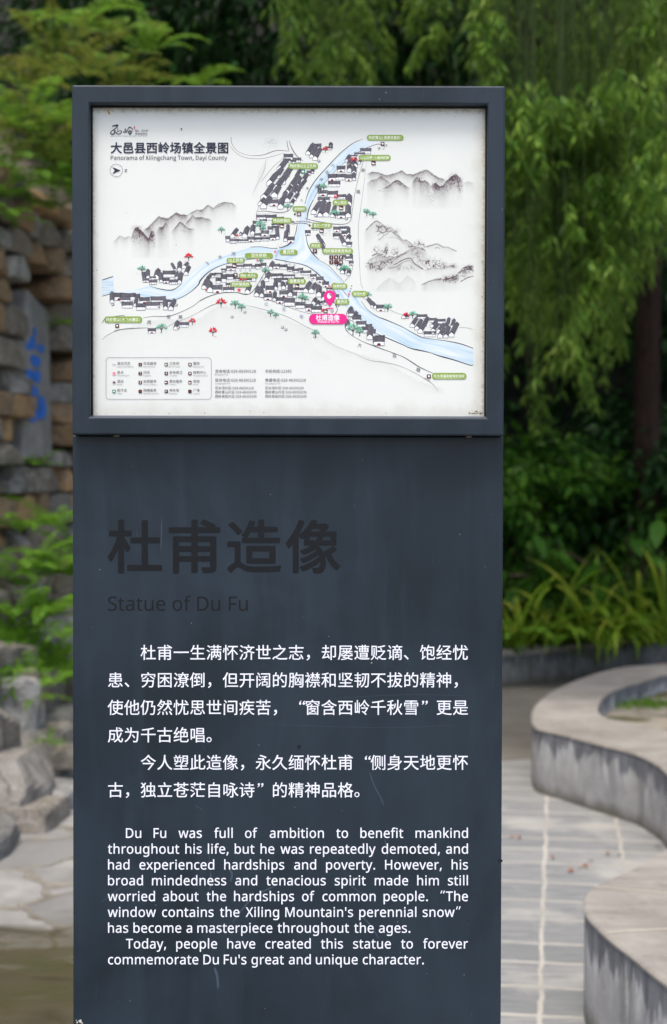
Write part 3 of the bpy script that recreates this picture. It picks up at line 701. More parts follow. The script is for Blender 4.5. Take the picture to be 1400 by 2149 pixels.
# courtyard scribbles and stepping stones
for x, y in ((237,639),(333,643),(370,640),(487,665),(514,655),(593,687),(697,653),(909,700),(505,492),(661,707),(669,338),(727,459),(663,453),(374,688),(600,692)):
    zq[0] = level(x-4, y-4, x+4, y+4); S.disc(x, y, 3.4, (120, 116, 124), zq[0], 3.); S.disc(x-.4, y-.4, 2.2, (206, 206, 210), zq[0]+2e-6, 1.9)
for ox, oy in ((648, 628), (684, 488)):
    zq[0] = level(ox-14, oy-10, ox+14, oy+10)
    for k in range(9):
        zq[0] += 1.5e-6; a = rng.uniform(0, 6.3); x, y = ox+rng.uniform(-9, 9), oy+rng.uniform(-6, 6)
        S.stroke([(x-4*math.cos(a), y-3*math.sin(a)), (x+4*math.cos(a), y+3*math.sin(a))], .7, MD, zq[0], 0)
print('house levels', max(q[4] for q in _lev))
S.obj('house_drawing', board)

# little trees
S = Sheet(B0-.00040)
zt = [0.]
def mtree(x, y, s, red=False):
    """x, y: middle of the crown; s: crown width in px"""
    gre = [(96, 168, 140), (124, 186, 158), (150, 200, 176)]; rd = [(226, 38, 58), (208, 30, 52), (236, 70, 84)]
    b = y+s*.62; zt[0] = 0. if int(x) % 2 else 4e-5
    for k in range(7):
        zt[0] += 3e-6; a = R(-165+25*k+rng.uniform(-8, 8)); r = s*.42*rng.uniform(.7, 1.15)
        cx, cy = x+math.cos(a)*r, y+s*.2+math.sin(a)*r
        ex, ey = math.cos(a), math.sin(a); L_, w_ = s*.22, s*.11
        S.poly([(cx-ex*L_, cy-ey*L_), (cx-ey*w_, cy+ex*w_), (cx+ex*L_, cy+ey*L_), (cx+ey*w_, cy-ex*w_)], (rd if red else gre)[k % 3], zt[0])
    for a, l in ((-140, .42), (-110, .5), (-75, .55), (-45, .45)):
        zt[0] += 2e-6
        S.stroke([(x, b-s*.28), (x+math.cos(R(a))*s*l*.5, b-s*.35+math.sin(R(a))*s*l*.5), (x+math.cos(R(a))*s*l, b-s*.3+math.sin(R(a))*s*l)], s*.045, (44, 40, 52), zt[0], 3)
    zt[0] += 2e-6; S.stroke([(x-.3, b), (x, b-s*.18), (x, b-s*.34)], [s*.09, s*.06, s*.05], (44, 40, 52), zt[0], 3)
    for k in range(4):
        zt[0] += 1e-6; S.disc(x+rng.uniform(-.7, .7)*s, b+rng.uniform(-.05, .12)*s, .6, (226, 110, 116) if red else (176, 206, 190), zt[0])
for x, y, s in ((465,481,14),(770,443,17),(783,449,15),(298,563,17),(546,470,21),(547,546,12),(557,567,17),(494,636,19),(507,643,17),(568,655,15),(579,660,13),(339,686,20),(741,688,25),(755,694,19),(814,643,18),(866,658,17),(724,562,22),(679,390,17),(704,446,20),(634,622,20),(662,697,17),(772,617,14),(604,432,16),(640,626,14),(552,478,14)): mtree(x, y, s)
for x, y, s in ((396,537,17),(404,673,14),(464,633,19),(447,694,18),(683,312,13),(743,335,14),(706,413,11),(853,660,13),(510,586,14),(680,652,12),(702,596,8),(497,494,8),(433,608,6)): mtree(x, y, s, True)
S.obj('tree_drawing', board)

# green name plates

GRN = (138, 166, 74)
TAGS = [('西岭雪山(滑雪场景区)', 770, 283, 847, 295, 'Xiling Snow Mountain Ski Resort'), ('山之四季·小森林民宿', 753, 325, 820, 337, 'Four Seasons Little Forest Homestay'), ('西岭镇公立卫生院', 605, 342.5, 667.5, 354.5, 'Xiling Town Public Health Center'),
        ('养心酒店', 698, 419, 731, 431, 'Yangxin Hotel'), ('旅游厕所', 614, 432.5, 643.5, 444, 'Toilet'), ('精品民宿区', 570, 457, 613, 469, 'Boutique Homestay Area'), ('若见·汐民宿', 655, 467.5, 697, 479, 'Ruojian Homestay'), ('停车场', 650, 510, 675, 521, 'Parking'),
        ('西岭镇游客咨询点', 676, 521, 741, 533, 'Xiling Town Tourist Enquiry Point'), ('叠云桥', 587, 524, 624.5, 535, 'Dieyun Bridge'), ('百年枫杨', 514, 531, 573, 542.5, 'Centennial Chinese Wingnut'), ('山上民宿', 475.5, 541, 514, 552, 'Shanshang Homestay'),
        ('西岭·伴手礼', 501, 573, 541.5, 584, 'Xiling Souvenir'), ('西岭镇政府', 483, 591.5, 526.5, 602.5, 'Xiling Town Government'), ('雄鹰客栈', 604, 585, 642, 596, 'Xiongying Inn'), ('福德照壁', 695.5, 594.5, 729, 606.5, 'Fude Screen Wall'),
        ('双河大桥', 738.5, 610.5, 771, 622.5, 'Shuanghe Bridge'), ('聚贤坊', 704, 628, 733, 639.5, 'Juxian Arch'), ('西岭雪山(大飞水景区)', 219, 664, 298.5, 677.5, 'Xiling Snow Mountain Dafeishui Scenic Area'), ('花水湾温泉度假旅游区', 906.5, 782.5, 979, 796, 'Huashuiwan Hot Spring Tourist Resort')]
for k, (t, x0, y0, x1, y1, e) in enumerate(TAGS):
    S = Sheet(B0-.00050-k*2e-6); TX = S
    S.rrect(x0, y0, x1, y1, (y1-y0)*.47, GRN)
    n = sum(.5 if c in '()·' else 1 for c in t); em = min((x1-x0-7)/n, 8.2); tw = n*em
    x = (x0+x1)/2-tw/2; bs = y0+(y1-y0)*.68
    for c in t:
        if c in '()': latin(TX, c, x+em*.12, bs-.2, em*.72, (240, 244, 232), 'hei', d=4e-6); x += em*.5
        elif c == '·': TX.disc(x+em*.25, bs-em*.38, .7, (240, 244, 232), 4e-6); x += em*.5
        else: han(TX, c, x, bs, em, (240, 244, 232), bold=.012, res=1, d=4e-6); x += em
    latin(TX, e, x0+(x1-x0)*.12, y1-1.2, 1.9, (228, 236, 208), 'hei', x1=x1-(x1-x0)*.12, res=1, d=4e-6)
    S.obj('name_plate', board)

# brown service pictograms and dots
S = Sheet(B0-.00057); P2 = Sheet(B0-.00059)
BR = (84, 48, 48)
def icon(x, y, s, kind):
    S.rrect(x-s/2, y-s/2, x+s/2, y+s/2, s*.14, (52, 134, 104) if kind == '+' else BR, 0)
    w = (242, 240, 238); q = s/2
    if kind == '+': P2.poly([(x-q*.6, y-q*.2), (x+q*.6, y-q*.2), (x+q*.6, y+q*.2), (x-q*.6, y+q*.2)], w); P2.poly([(x-q*.2, y-q*.6), (x+q*.2, y-q*.6), (x+q*.2, y+q*.6), (x-q*.2, y+q*.6)], w, 4e-6)
    elif kind in 'Pi?': latin(P2, kind, x, y+q*.62, q*1.25, w, 'hei', bold=.02, anchor=.5)
    elif kind == 'w':
        for dx in (-.35, .35):
            P2.disc(x+dx*q, y-q*.5, q*.17, w); P2.poly([(x+(dx-.2)*q, y-q*.28), (x+(dx+.2)*q, y-q*.28), (x+(dx+.16)*q, y+q*.65), (x+(dx-.16)*q, y+q*.65)], w)
    elif kind == 'b': P2.poly([(x-q*.7, y-q*.4), (x-q*.5, y-q*.4), (x-q*.5, y+q*.05), (x+q*.7, y+q*.05), (x+q*.7, y+q*.55), (x-q*.7, y+q*.55)], w); P2.disc(x-q*.2, y-q*.2, q*.17, w, 4e-6)
    elif kind == 'm': P2.poly([(x-q*.6, y-q*.5), (x+q*.5, y-q*.5), (x+q*.5, y+q*.1), (x+q*.1, y+q*.55), (x-q*.3, y+q*.2)], w)
    elif kind == 's': P2.disc(x, y+q*.1, q*.34, w); P2.poly([(x-q*.12, y-q*.65), (x+q*.12, y-q*.65), (x+q*.2, y), (x-q*.2, y)], w, 4e-6)
    elif kind == 't': P2.poly([(x-q*.75, y-q*.35), (x-q*.1, y-q*.35), (x+q*.5, y), (x-q*.1, y+q*.4), (x-q*.75, y+q*.4)], w)
    elif kind == 'f': P2.poly([(x-q*.2, y-q*.6), (x+q*.5, y-q*.6), (x+q*.2, y-q*.2), (x+q*.2, y+q*.65), (x-q*.2, y+q*.65)], w)
    elif kind == 'n': P2.stroke([(x-q*.5, y), (x, y-q*.25), (x+q*.5, y)], q*.2, (190, 90, 90)); 
for x, y, s, k in ((784,342,9,'b'),(803,302,8,'m'),(636,360,9,'+'),(627.5,449,9,'w'),(592,474,9,'b'),(675,484,9,'b'),(661,527,9,'P'),(716,436,9,'b'),(695.5,540,8.6,'i'),(705.5,540,8.6,'s'),(715.5,540,8.6,'f'),(695.5,550,8.6,'?'),(705.5,550,8.6,'n'),(715.5,550,8.6,'w'),(492,557,9,'b'),(494.5,577,8.4,'m'),(623.5,600,9,'b'),(684,653,8,'b'),(246,684,8,'m'),(900,790,8.4,'m')): icon(x, y, s, k)
for c_, col in enumerate((239.5, 294.4, 349, 398.6)):
    for r_, k in enumerate(((None, 'd', 'h', '+'), ('i', '?', 'f', 'n'), ('w', 's', 't', 'P'), ('w', 'm', 'b', 'x'))[c_]):
        y = 765.+18.8*r_
        if k is None:
            for q in (-1.1, .3, 1.6): S.stroke([(235.5, y+q), (238, y+q-.4), (241, y+q+.3), (244, y+q)], .5, (150, 186, 204), 0)
        elif k == 'd': S.disc(col, y, 3.8, (244, 176, 190)); S.disc(col, y, 2.3, (226, 60, 96), 4e-6); S.disc(col, y, .9, (250, 210, 216), 8e-6)
        elif k == 'h': S.disc(col, y, 3.6, (206, 190, 190)); S.disc(col, y, 2.2, (66, 46, 50), 4e-6)
        else: icon(col, y, 7.2, k)
for x, y in ((577.6,528),(540,545.5),(692,601),(732.5,617)): S.disc(x, y, 2.6, (246, 180, 194)); S.disc(x, y, 1.6, (232, 44, 88), 4e-6)
for x, y in ((650,473),(747,332),(693,425),(619,449.5)): S.disc(x, y, 2., (52, 44, 48))
a5 = [(501.8+(5. if i % 2 == 0 else 2.)*math.sin(i*math.pi/5), 608.4-(5. if i % 2 == 0 else 2.)*math.cos(i*math.pi/5)) for i in range(10)]
S.poly(a5, (230, 40, 62), 4e-6)
S.obj('pictograms', board); P2.obj('pictogram_symbols', board)

# magenta location pin and plate
S = Sheet(B0-.00062); PK = (232, 46, 138)
S.rrect(648.5, 658.5, 728.5, 680.5, 10.8, PK)
pp = []
for t in np.linspace(205, 335+0, 0): pass
for t in np.linspace(150, 390, 22): pp.append((692+12.7*math.cos(R(t)), 621.5+12.4*math.sin(R(t))))
pp += [(692.+6.5, 634.5), (692, 644), (692-6.5, 634.5)]
S.poly(pp, PK); S.disc(692, 647.2, 9.2, PK, 0, 1.2)
S.disc(691, 621, 4.6, (236, 240, 240), 1e-5, 5.8); S.poly([(692, 615.5), (698, 621), (697, 624.5), (690, 617)], (150, 132, 146), 2e-5)
for x, y in ((700.5, 634),): S.disc(x, y, 1.3, PK, 1e-5)
han(S, '杜甫造像', 662.7, 671.3, 12.6, (252, 240, 246), bold=.02, d=1e-5)
latin(S, 'Statue of Du Fu', 666.5, 677.2, 4.5, (252, 240, 246), 'hei', x1=711, bold=.012, d=1e-5)
S.obj('location_pin', board)

# map lettering
S = Sheet(B0-.00052); INK = (44, 46, 66)
han(S, '大邑县西岭场镇全景图', 231.7, 319.6, 24.9, INK, bold=.021, res=5)
latin(S, 'Panorama of Xilingchang Town, Dayi County', 232.4, 335.2, 8.6, INK, 'hei', x1=476.6, bold=.004)
han(S, '雪山·花水湾', 283, 276.4, 5.2, (70, 72, 88), pitch=4.5, res=1); han(S, '旅游度假区', 283.3, 282.9, 5.3, (70, 72, 88), res=1)
latin(S, 'XILING SNOW MOUNTAIN HUASHUIWAN TOURIST RESORT', 231.5, 286.2, 1.7, (90, 92, 106), 'plain', x1=309, res=1)
# brush-written emblem
E_ = lambda P: tl(P, 220, 250, 5.)
BRU = (46, 50, 68)
for i, (P, w) in enumerate(((E_([(78,75),(105,68),(138,62)]), [2.2, 2.6, 3.4]), (E_([(138,62),(118,92),(90,112),(66,132),(62,150),(85,158),(103,143),(100,122),(84,114)]), [3., 1.6, 1.4, 2., 2.4, 1.6, 1.]), (E_([(108,112),(116,145),(140,156),(168,148),(174,126),(160,116)]), [1., 1.4, 1.8, 1.6, 1.]), (E_([(138,92),(135,130)]), 1.1), (E_([(118,142),(158,120)]), 1.),
                       (E_([(198,128),(198,142)]), 1.8), (E_([(214,98),(214,140)]), 2.), (E_([(230,115),(230,140)]), 1.8), (E_([(196,140),(234,138)]), 1.), (E_([(234,118),(262,84),(298,112)]), [1., 2.4, 1.2]), (E_([(240,128),(290,124)]), 1.4), (E_([(245,134),(264,158),(286,132)]), [1.4, 2.6, 1.2]), (E_([(262,112),(266,146)]), 1.4))):
    S.stroke(P, w, BRU, 3e-6*i, 5, False)
S.poly(E_([(252,120),(276,118),(274,124),(254,126)]), (170, 70, 90), 5e-5); S.rrect(*E_([(304,76)])[0], *E_([(317,102)])[0], 1., (232, 110, 124), 5e-5)
# compass
t = np.linspace(0, 2*np.pi, 40); 
S.stroke(np.stack([244.2+13.2*np.cos(t), 357.4+13.2*np.sin(t)], -1), .8, (130, 132, 146), 0, 0, False)
S.poly([(235.5,350.5),(253.5,357.6),(235.8,364.8),(241.2,357.6)], INK)
latin(S, 'Z', 261, 361.2, 6., (88, 90, 106), 'hei', x1=267) if False else S.stroke([(261.3,355.6),(266.9,355.6)], .9, (80, 82, 98), 0, 0, False)
S.stroke([(261.3,360.4),(266.9,360.4)], .9, (80, 82, 98), 0, 0, False); S.stroke([(261.6,360.2),(266.6,355.8)], .9, (80, 82, 98), 3e-6, 0, False)
# road and river names
GR, PU = (84, 84, 94), (150, 150, 184)
for c, x, y, em, col, ro in (('飞',434,553,9,GR,10),('水',462,539,9,GR,12),('河',490,533,9.5,GR,0),('西',313,676,9,GR,0),('茶',354,665,9,GR,0),('路',379,665,9,GR,0),('红',559,638,8,PU,0),('军',596,649,9,PU,0),('街',633,664,9,PU,-15),('大',755,724,9,GR,-10),('双',828,746,9.5,GR,0),('路',878,776,9.5,GR,-20),
                         ('小',699,347,8,GR,-60),('河',686,361,8,GR,-60),('子',674,376,8,GR,-60),('河',664,391,8,GR,-60),('翠',762,357,8.5,GR,-15),('路',752,402,9,GR,0),('滨',645,395,6,GR,30),('江',633,420,6,GR,20),('双',796,311,6,GR,20),
                         ('千',484,570,5.4,PU,0),('秋',494,568.5,5.4,PU,0),('街',505,567.5,5.4,PU,0),('上',515,567,5.4,PU,0),('段',525,567,5.4,PU,0),('千',600,551,5,PU,-10),('秋',608,554,5,PU,-10),('街',618,556,5,PU,-10),('下',647,583,5,PU,0),('段',655,588,5,PU,0),('茶',550,583,5.4,PU,40),('山',546,590,5.4,PU,40),('街',541,598,5.4,PU,40)):
    han(S, c, x-em/2, y+em*.38, em, col, rot=ro, res=2)
# legend
bx = np.array([(223,752.6)]); 
def outline_rr(x0, y0, x1, y1, r, w, col):
    P = []
    for cx, cy, a in ((x1-r, y0+r, -90), (x1-r, y1-r, 0), (x0+r, y1-r, 90), (x0+r, y0+r, 180)):
        for t in np.linspace(a, a+90, 7): P.append((cx+r*math.cos(R(t)), cy+r*math.sin(R(t))))
    P.append(P[0]); S.stroke(P, w, col, 0, 0, False)
outline_rr(222.6, 750.2, 443.5, 837.8, 7., .8, (136, 136, 150))
LG = [[('湖泊河流','Lakes And Rivers'),('景点','Tourist Spot'),('酒店','Hotel'),('医疗点','Clinic')], [('信息服务','Information'),('问讯','Enquiry'),('旅游服务','Travel Service'),('网络服务','Internet Service')],
      [('卫生间','Restrooms'),('安全保卫','Security'),('票务服务','Tickets'),('停车场','Parking')], [('餐饮','Restaurant'),('购物中心','Shopping Area'),('宾馆','Hotel'),('广场','Square')]]
LW = [[35.,25.5,11.,11.5],[25.,16.5,29.,33.],[22.5,17.,14.5,16.],[23.,31.,11.,14.5]]
for c_, x in enumerate((245.6, 300.8, 355.2, 405.2)):
    for r_, (h_, e_) in enumerate(LG[c_]):
        han(S, h_, x, 765.2+18.8*r_, 7., (84, 84, 96), res=1); latin(S, e_, x, 770.8+18.8*r_, 3.1, (132, 132, 142), 'hei', x1=x+LW[c_][r_], res=1)
def phone(x, base, em, t, num, wnum):
    han(S, t, x, base, em, (72, 72, 84), res=2); xx = x+len(t)*em+.4
    for dy in (.9, 3.6): S.disc(xx+.8, base-dy, .5, (72, 72, 84))
    latin(S, num, xx+2.6, base, em*.74, (72, 72, 84), 'hei', x1=xx+2.6+wnum, res=2)
for x, n2, rows in ((451.2, '028-88390128', ('咨询电话', '投诉电话')), (556.2, '028-88390228', ('市民热线', '救援电话'))):
    phone(x, 781.8, 7.8, rows[0], '12345' if x > 500 else n2, 21.5 if x > 500 else 51.5); phone(x, 800.6, 7.8, rows[1], n2, 51.5)
    phone(x, 816.8, 6.9, '花水湾片区', n2, 43.5); phone(x, 825.4, 6.9, '西岭雪山片区', '028-88302036', 43.); phone(x, 834.2, 6.9, '西岭老街片区', '028-88303245', 43.)
for t_, x, y, x1 in (('Enquiry Tel', 451, 787.6, 478), ('Complaint Tel', 451, 806.6, 482), ('Acceptance Tel', 556.4, 806.6, 588)): latin(S, t_, x, y, 3.4, (120, 120, 130), 'hei', x1=x1, res=1)
# direction arrows
for P in ([(803,314),(812,303)], [(812,303),(808,305)], [(812,303),(812,308)], [(252,691),(240,695)], [(240,695),(244,692)], [(891,793),(903,799)], [(903,799),(899,800)]): S.stroke(P, .6, MD, 0, 0, False)
S.obj('map_lettering', board)

# dirt, a dried leaf sliver and an insect stuck on the print
S = Sheet(B0-.00066)
S.poly([(224,229),(228,232),(231.5,238),(230.5,242),(227,237)], (196, 148, 70)); blotch(S, 380.5, 270.5, 2.2, (38, 36, 40), 0, 8, .7); blotch(S, 381.5, 273, 1.2, (38, 36, 40), 1e-5)
for x, y, r in ((213.5,226,1.8),(365,228,1.),(456,228,1.5),(265.5,446,.7),(370,514,.9),(955,245,.8),(1005,237,.9),(999,531,.6)): blotch(S, x, y, r, (84, 76, 60), 2e-5)
for _ in range(60):
    e = rng.integers(0, 4); t = rng.random()
    x, y = ((rng.uniform(194, 1016), 226+rng.exponential(4)), (1016-rng.exponential(3), rng.uniform(226, 870)), (rng.uniform(194, 1016), 869-rng.exponential(2)), (194+rng.exponential(2.5), rng.uniform(226, 868)))[e]
    blotch(S, x, y, rng.uniform(.4, 1.1), ((96, 86, 62), (70, 64, 50), (120, 108, 80))[_ % 3], 3e-5+_*2e-6)
for _ in range(14): blotch(S, rng.uniform(985, 1014), 868-rng.exponential(1.5), rng.uniform(.6, 1.6), (104, 86, 56), 2e-4+_*3e-6, ex=2.2)
S.obj('dirt', board)
bpy.data.objects.remove(_to)

# ================================================================== the place behind the totem
def leaf_mat(name, stops, rough=.45, trans=.35, spec=.4):
    M = Mat(name, rough, spec=spec)
    v = M.obj(); n = M.noise(v, 1.6, 3)
    f = M.math('ADD', M.math('MULTIPLY', M.island(), .65), M.math('MULTIPLY', M.rng(n, .3, .7), .35))
    c = M.ramp(f, stops); M.base(c)
    tr = M.n('ShaderNodeBsdfTranslucent'); M.link(M.mix(.5, c, tuple(min(1, q*1.5) for q in stops[-1][1][:3])+(1,)), tr.inputs[0])
    mx = M.n('ShaderNodeMixShader'); mx.inputs[0].default_value = trans
    M.link(M.b.outputs[0], mx.inputs[1]); M.link(tr.outputs[0], mx.inputs[2]); M.link(mx.outputs[0], M.o.inputs[0])
    return M.m
WILLOW = leaf_mat('willow_leaf', [(0, (.012, .045, .003)), (.45, (.048, .135, .008)), (.8, (.175, .30, .036)), (1, (.36, .44, .10))], .5, .32, .2)
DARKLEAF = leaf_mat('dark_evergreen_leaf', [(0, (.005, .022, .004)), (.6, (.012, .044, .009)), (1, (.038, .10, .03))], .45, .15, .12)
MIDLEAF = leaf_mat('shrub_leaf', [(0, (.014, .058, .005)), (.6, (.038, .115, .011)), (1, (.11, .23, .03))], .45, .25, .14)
FERN_G = leaf_mat('fern_green', [(0, (.06, .16, .012)), (.5, (.12, .27, .022)), (1, (.22, .38, .045))], .5, .4, .15)
FERN_Y = leaf_mat('fern_olive', [(0, (.022, .085, .008)), (.5, (.08, .20, .02)), (.97, (.22, .39, .055)), (1, (.26, .20, .05))], .5, .4, .15)
STRAP = leaf_mat('strap_leaf', [(0, (.03, .10, .006)), (.4, (.08, .19, .012)), (.8, (.26, .41, .03)), (1, (.46, .46, .08))], .45, .4, .2)
def bark_mat(name, a, b):
    M = Mat(name, .85, spec=.2); v = M.obj((6, 6, 1)); n = M.noise(v, 5, 6, .65)
    M.base(M.mix(M.rng(n, .3, .7), a, b)); M.bump(n, .6, .02); return M.m
BARK = bark_mat('bark', (.03, .022, .016, 1), (.085, .062, .045, 1))
REDBARK = bark_mat('reddish_bark', (.016, .010, .008, 1), (.042, .024, .019, 1))
TWIG = bark_mat('green_twig', (.02, .035, .01, 1), (.05, .08, .02, 1))

def rock_mat(name, dark, light, ochre, amount=.2, moss=.35):
    M = Mat(name, .85, spec=.25); v = M.obj()
    n = M.noise(v, 5, 7, .65, .4); f = M.noise(v, 45, 5, .6)
    c = M.mix(M.rng(n, .3, .7), dark, light)
    i = M.island()
    c = M.mix(M.math('MULTIPLY', M.rng(i, 1-amount-.06, 1-amount), M.rng(n, .25, .6, .35, .85)), c, ochre)
    c = M.mix(M.math('MULTIPLY', M.rng(M.math('FRACT', M.math('MULTIPLY', i, 7.3)), 0, 1), .45), c, tuple(q*.45 for q in dark[:3])+(1,))
    c = M.mix(M.math('MULTIPLY', M.rng(M.math('FRACT', M.math('MULTIPLY', i, 13.7)), .55, .65), .55), c, (.17, .135, .09, 1))
    nz = M.sep(M.n('ShaderNodeNewGeometry').outputs['Normal'])[2]
    c = M.mix(M.math('MULTIPLY', M.math('MULTIPLY', M.rng(nz, .2, .9), M.rng(n, .4, .62)), moss), c, (.045, .06, .018, 1))
    c = M.mix(M.math('MULTIPLY', M.rng(M.noise(M.obj((1, 1, .5)), 9, 6, .7, 1.), .5, .66), .6), c, tuple(q*.5 for q in dark[:3])+(1,))
    c = M.mix(M.math('MULTIPLY', M.rng(f, .5, .75), .4), c, tuple(min(1, q*1.5) for q in light[:3])+(1,))
    M.base(c); M.bump(M.math('ADD', n, M.math('MULTIPLY', f, .3)), .7, .03); return M.m
WALLSTONE = rock_mat('wall_stone', (.14, .135, .125, 1), (.44, .43, .40, 1), (.52, .29, .10, 1), .33, .2)
BOULDER = rock_mat('pale_boulder', (.115, .113, .107, 1), (.36, .355, .34, 1), (.36, .27, .17, 1), .08, .12)
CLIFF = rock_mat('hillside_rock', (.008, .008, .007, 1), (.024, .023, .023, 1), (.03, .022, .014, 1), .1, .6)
def soil_mat():
    M = Mat('dark_soil', .95, spec=.1); v = M.obj(); n = M.noise(v, 7, 6, .7)
    M.base(M.ramp(n, [(.3, (.018, .014, .009)), (.6, (.05, .038, .024)), (.8, (.05, .06, .022))])); M.bump(n, .8, .04); return M.m
UPROCK = rock_mat('grey_bank_rock', (.05, .05, .05, 1), (.15, .15, .15, 1), (.08, .05, .03, 1), .1, .25)
SOIL = soil_mat()

# ---- ground sheets
def ground_mat():
    M = Mat('worn_concrete', .8, spec=.3); v = M.obj(); n = M.noise(v, 1.3, 6, .65); f = M.noise(v, 60, 4); s = M.noise(M.obj((.6, 5, 1)), 2, 4)
    c = M.mix(M.rng(n, .3, .7), (.085, .078, .066, 1), (.15, .138, .118, 1)); c = M.mix(M.math('MULTIPLY', M.rng(s, .5, .7), .4), c, (.06, .055, .048, 1))
    M.base(M.mix(M.math('MULTIPLY', f, .25), c, (.2, .19, .17, 1))); M.bump(f, .2, .004); return M.m
def sheet(name, P, z, m):
    o = mobj(name, [(x, y, z) for x, y in P], [list(range(len(P)))], m); tag(o, kind='structure'); return o
sheet('ground', [(-60, -60), (60, -60), (60, 60), (-60, 60)], 0., ground_mat())
VA = math.atan((1171-700)/F_PX)
def paving_mat():
    M = Mat('slab_paving', .62, spec=.35); v = M.obj(rot=(0, 0, VA))
    w = M.noise(v, 5, 4, .6, out='Color'); vv = M.n('ShaderNodeVectorMath', operation='SCALE'); M.link(w, vv.inputs[0]); vv.inputs['Scale'].default_value = .04
    ad = M.n('ShaderNodeVectorMath', operation='ADD'); M.link(v, ad.inputs[0]); M.link(vv.outputs[0], ad.inputs[1])
    u = M.sep(ad.outputs[0])
    fu = M.math('ABSOLUTE', M.math('SUBTRACT', M.math('FRACT', M.math('ADD', M.math('DIVIDE', M.math('ADD', u[0], .025), .315), .5)), .5))
    ju = M.rng(M.math('MULTIPLY', fu, .315), .004, .010, 1, 0)
    vd = M.n('ShaderNodeTexVoronoi', voronoi_dimensions='1D', feature='DISTANCE_TO_EDGE'); M.link(u[1], vd.inputs['W']); vd.inputs['Scale'].default_value = 3.9; vd.inputs['Randomness'].default_value = .75
    jv = M.rng(vd.outputs['Distance'], .016, .052, 1, 0)
    vc = M.n('ShaderNodeTexVoronoi', voronoi_dimensions='1D'); M.link(u[1], vc.inputs['W']); vc.inputs['Scale'].default_value = 3.9; vc.inputs['Randomness'].default_value = .75
    cell = M.sep(vc.outputs['Color'])[0]
    j = M.math('MAXIMUM', ju, jv)
    st_ = M.noise(M.obj((2.0, 11, 1), (0, 0, VA)), 2.4, 6, .65, .6); n = M.noise(v, 2.2, 5, .6); f = M.noise(v, 70, 4)
    c = M.mix(cell, (.185, .192, .192, 1), (.27, .27, .262, 1))
    c = M.mix(M.math('MULTIPLY', M.rng(st_, .42, .7), .75), c, (.12, .126, .132, 1))
    c = M.mix(M.math('MULTIPLY', M.rng(n, .5, .68), .75), c, (.38, .37, .34, 1))
    c = M.mix(M.math('MULTIPLY', f, .2), c, (.2, .2, .2, 1))
    jc = M.mix(M.rng(n, .3, .7), (.44, .42, .37, 1), (.29, .275, .24, 1))
    c = M.mix(M.math('MULTIPLY', j, M.rng(M.noise(v, 9, 3), .25, .45, .5, 1)), c, jc)
    M.base(c); M.rough(M.rng(st_, .3, .7, .5, .75)); M.bump(M.math('ADD', M.math('MULTIPLY', j, -.5), M.math('MULTIPLY', f, .2)), .3, .008); return M.m
SEAM = -.22
p1, p2 = atZ(1000, 1604), atZ(1150, 1590)
sl = (p2[1]-p1[1])/(p2[0]-p1[0]); yl = lambda x: p1[1]+sl*(x-p1[0])
sheet('paving', [(SEAM, -6), (9, -6), (9, yl(2.5)), (2.5, yl(2.5)), (SEAM, yl(SEAM))], .004, paving_mat())
def flag_mat():
    M = Mat('flagstones', .7, spec=.35); v = M.obj((1, .8, 1), (0, 0, .5))
    w = M.noise(v, 3, 4, .6, out='Color'); vv = M.n('ShaderNodeVectorMath', operation='SCALE'); M.link(w, vv.inputs[0]); vv.inputs['Scale'].default_value = .25
    ad = M.n('ShaderNodeVectorMath', operation='ADD'); M.link(v, ad.inputs[0]); M.link(vv.outputs[0], ad.inputs[1])
    vd = M.n('ShaderNodeTexVoronoi', feature='DISTANCE_TO_EDGE'); M.link(ad.outputs[0], vd.inputs['Vector']); vd.inputs['Scale'].default_value = 2.5
    vc = M.n('ShaderNodeTexVoronoi'); M.link(ad.outputs[0], vc.inputs['Vector']); vc.inputs['Scale'].default_value = 2.5
    r = M.sep(vc.outputs['Color'])[0]; n = M.noise(v, 6, 6, .65); f = M.noise(v, 50, 4)
    c = M.ramp(r, [(0, (.17, .168, .162)), (.35, (.25, .247, .238)), (.7, (.34, .335, .32)), (1, (.42, .41, .39))]); c = M.mix(M.math('MULTIPLY', M.rng(n, .45, .7), .5), c, (.15, .147, .14, 1))
    c = M.mix(M.math('MULTIPLY', M.rng(M.noise(v, 1.7, 4), .5, .66), .6), c, (.11, .107, .10, 1))
    j = M.rng(vd.outputs['Distance'], .012, .05, 1, 0)
    c = M.mix(j, c, M.mix(M.rng(n, .3, .7), (.12, .105, .08, 1), (.24, .22, .18, 1)))
    c = M.mix(M.math('MULTIPLY', f, .2), c, (.3, .29, .27, 1))
    o = M.obj(); y = M.sep(o)[1]; nb = M.noise(M.obj((1, 2.4, 1)), 2.2, 6, .6, .6)
    wet = M.rng(M.math('ADD', y, M.math('MULTIPLY', M.math('SUBTRACT', nb, .5), 1.3)), 5.05, 5.85, 1, 0)
    mud = M.ramp(nb, [(.3, (.03, .024, .011)), (.48, (.06, .047, .024)), (.6, (.046, .041, .014)), (.78, (.12, .105, .08))])
    c = M.mix(M.math('MULTIPLY', wet, .92), c, mud); M.base(c)
    dry = M.math('SUBTRACT', 1., wet); M.rough(M.math('ADD', .22, M.math('MULTIPLY', dry, .5)))
    M.bump(M.math('MULTIPLY', dry, M.math('ADD', M.math('MULTIPLY', j, -1.), M.math('MULTIPLY', n, .3))), .5, .02); return M.m
sheet('flagstone_path', [(-3.2, 2.6), (SEAM, 2.6), (SEAM, 12.5), (-3.2, 12.5)], .004, flag_mat())
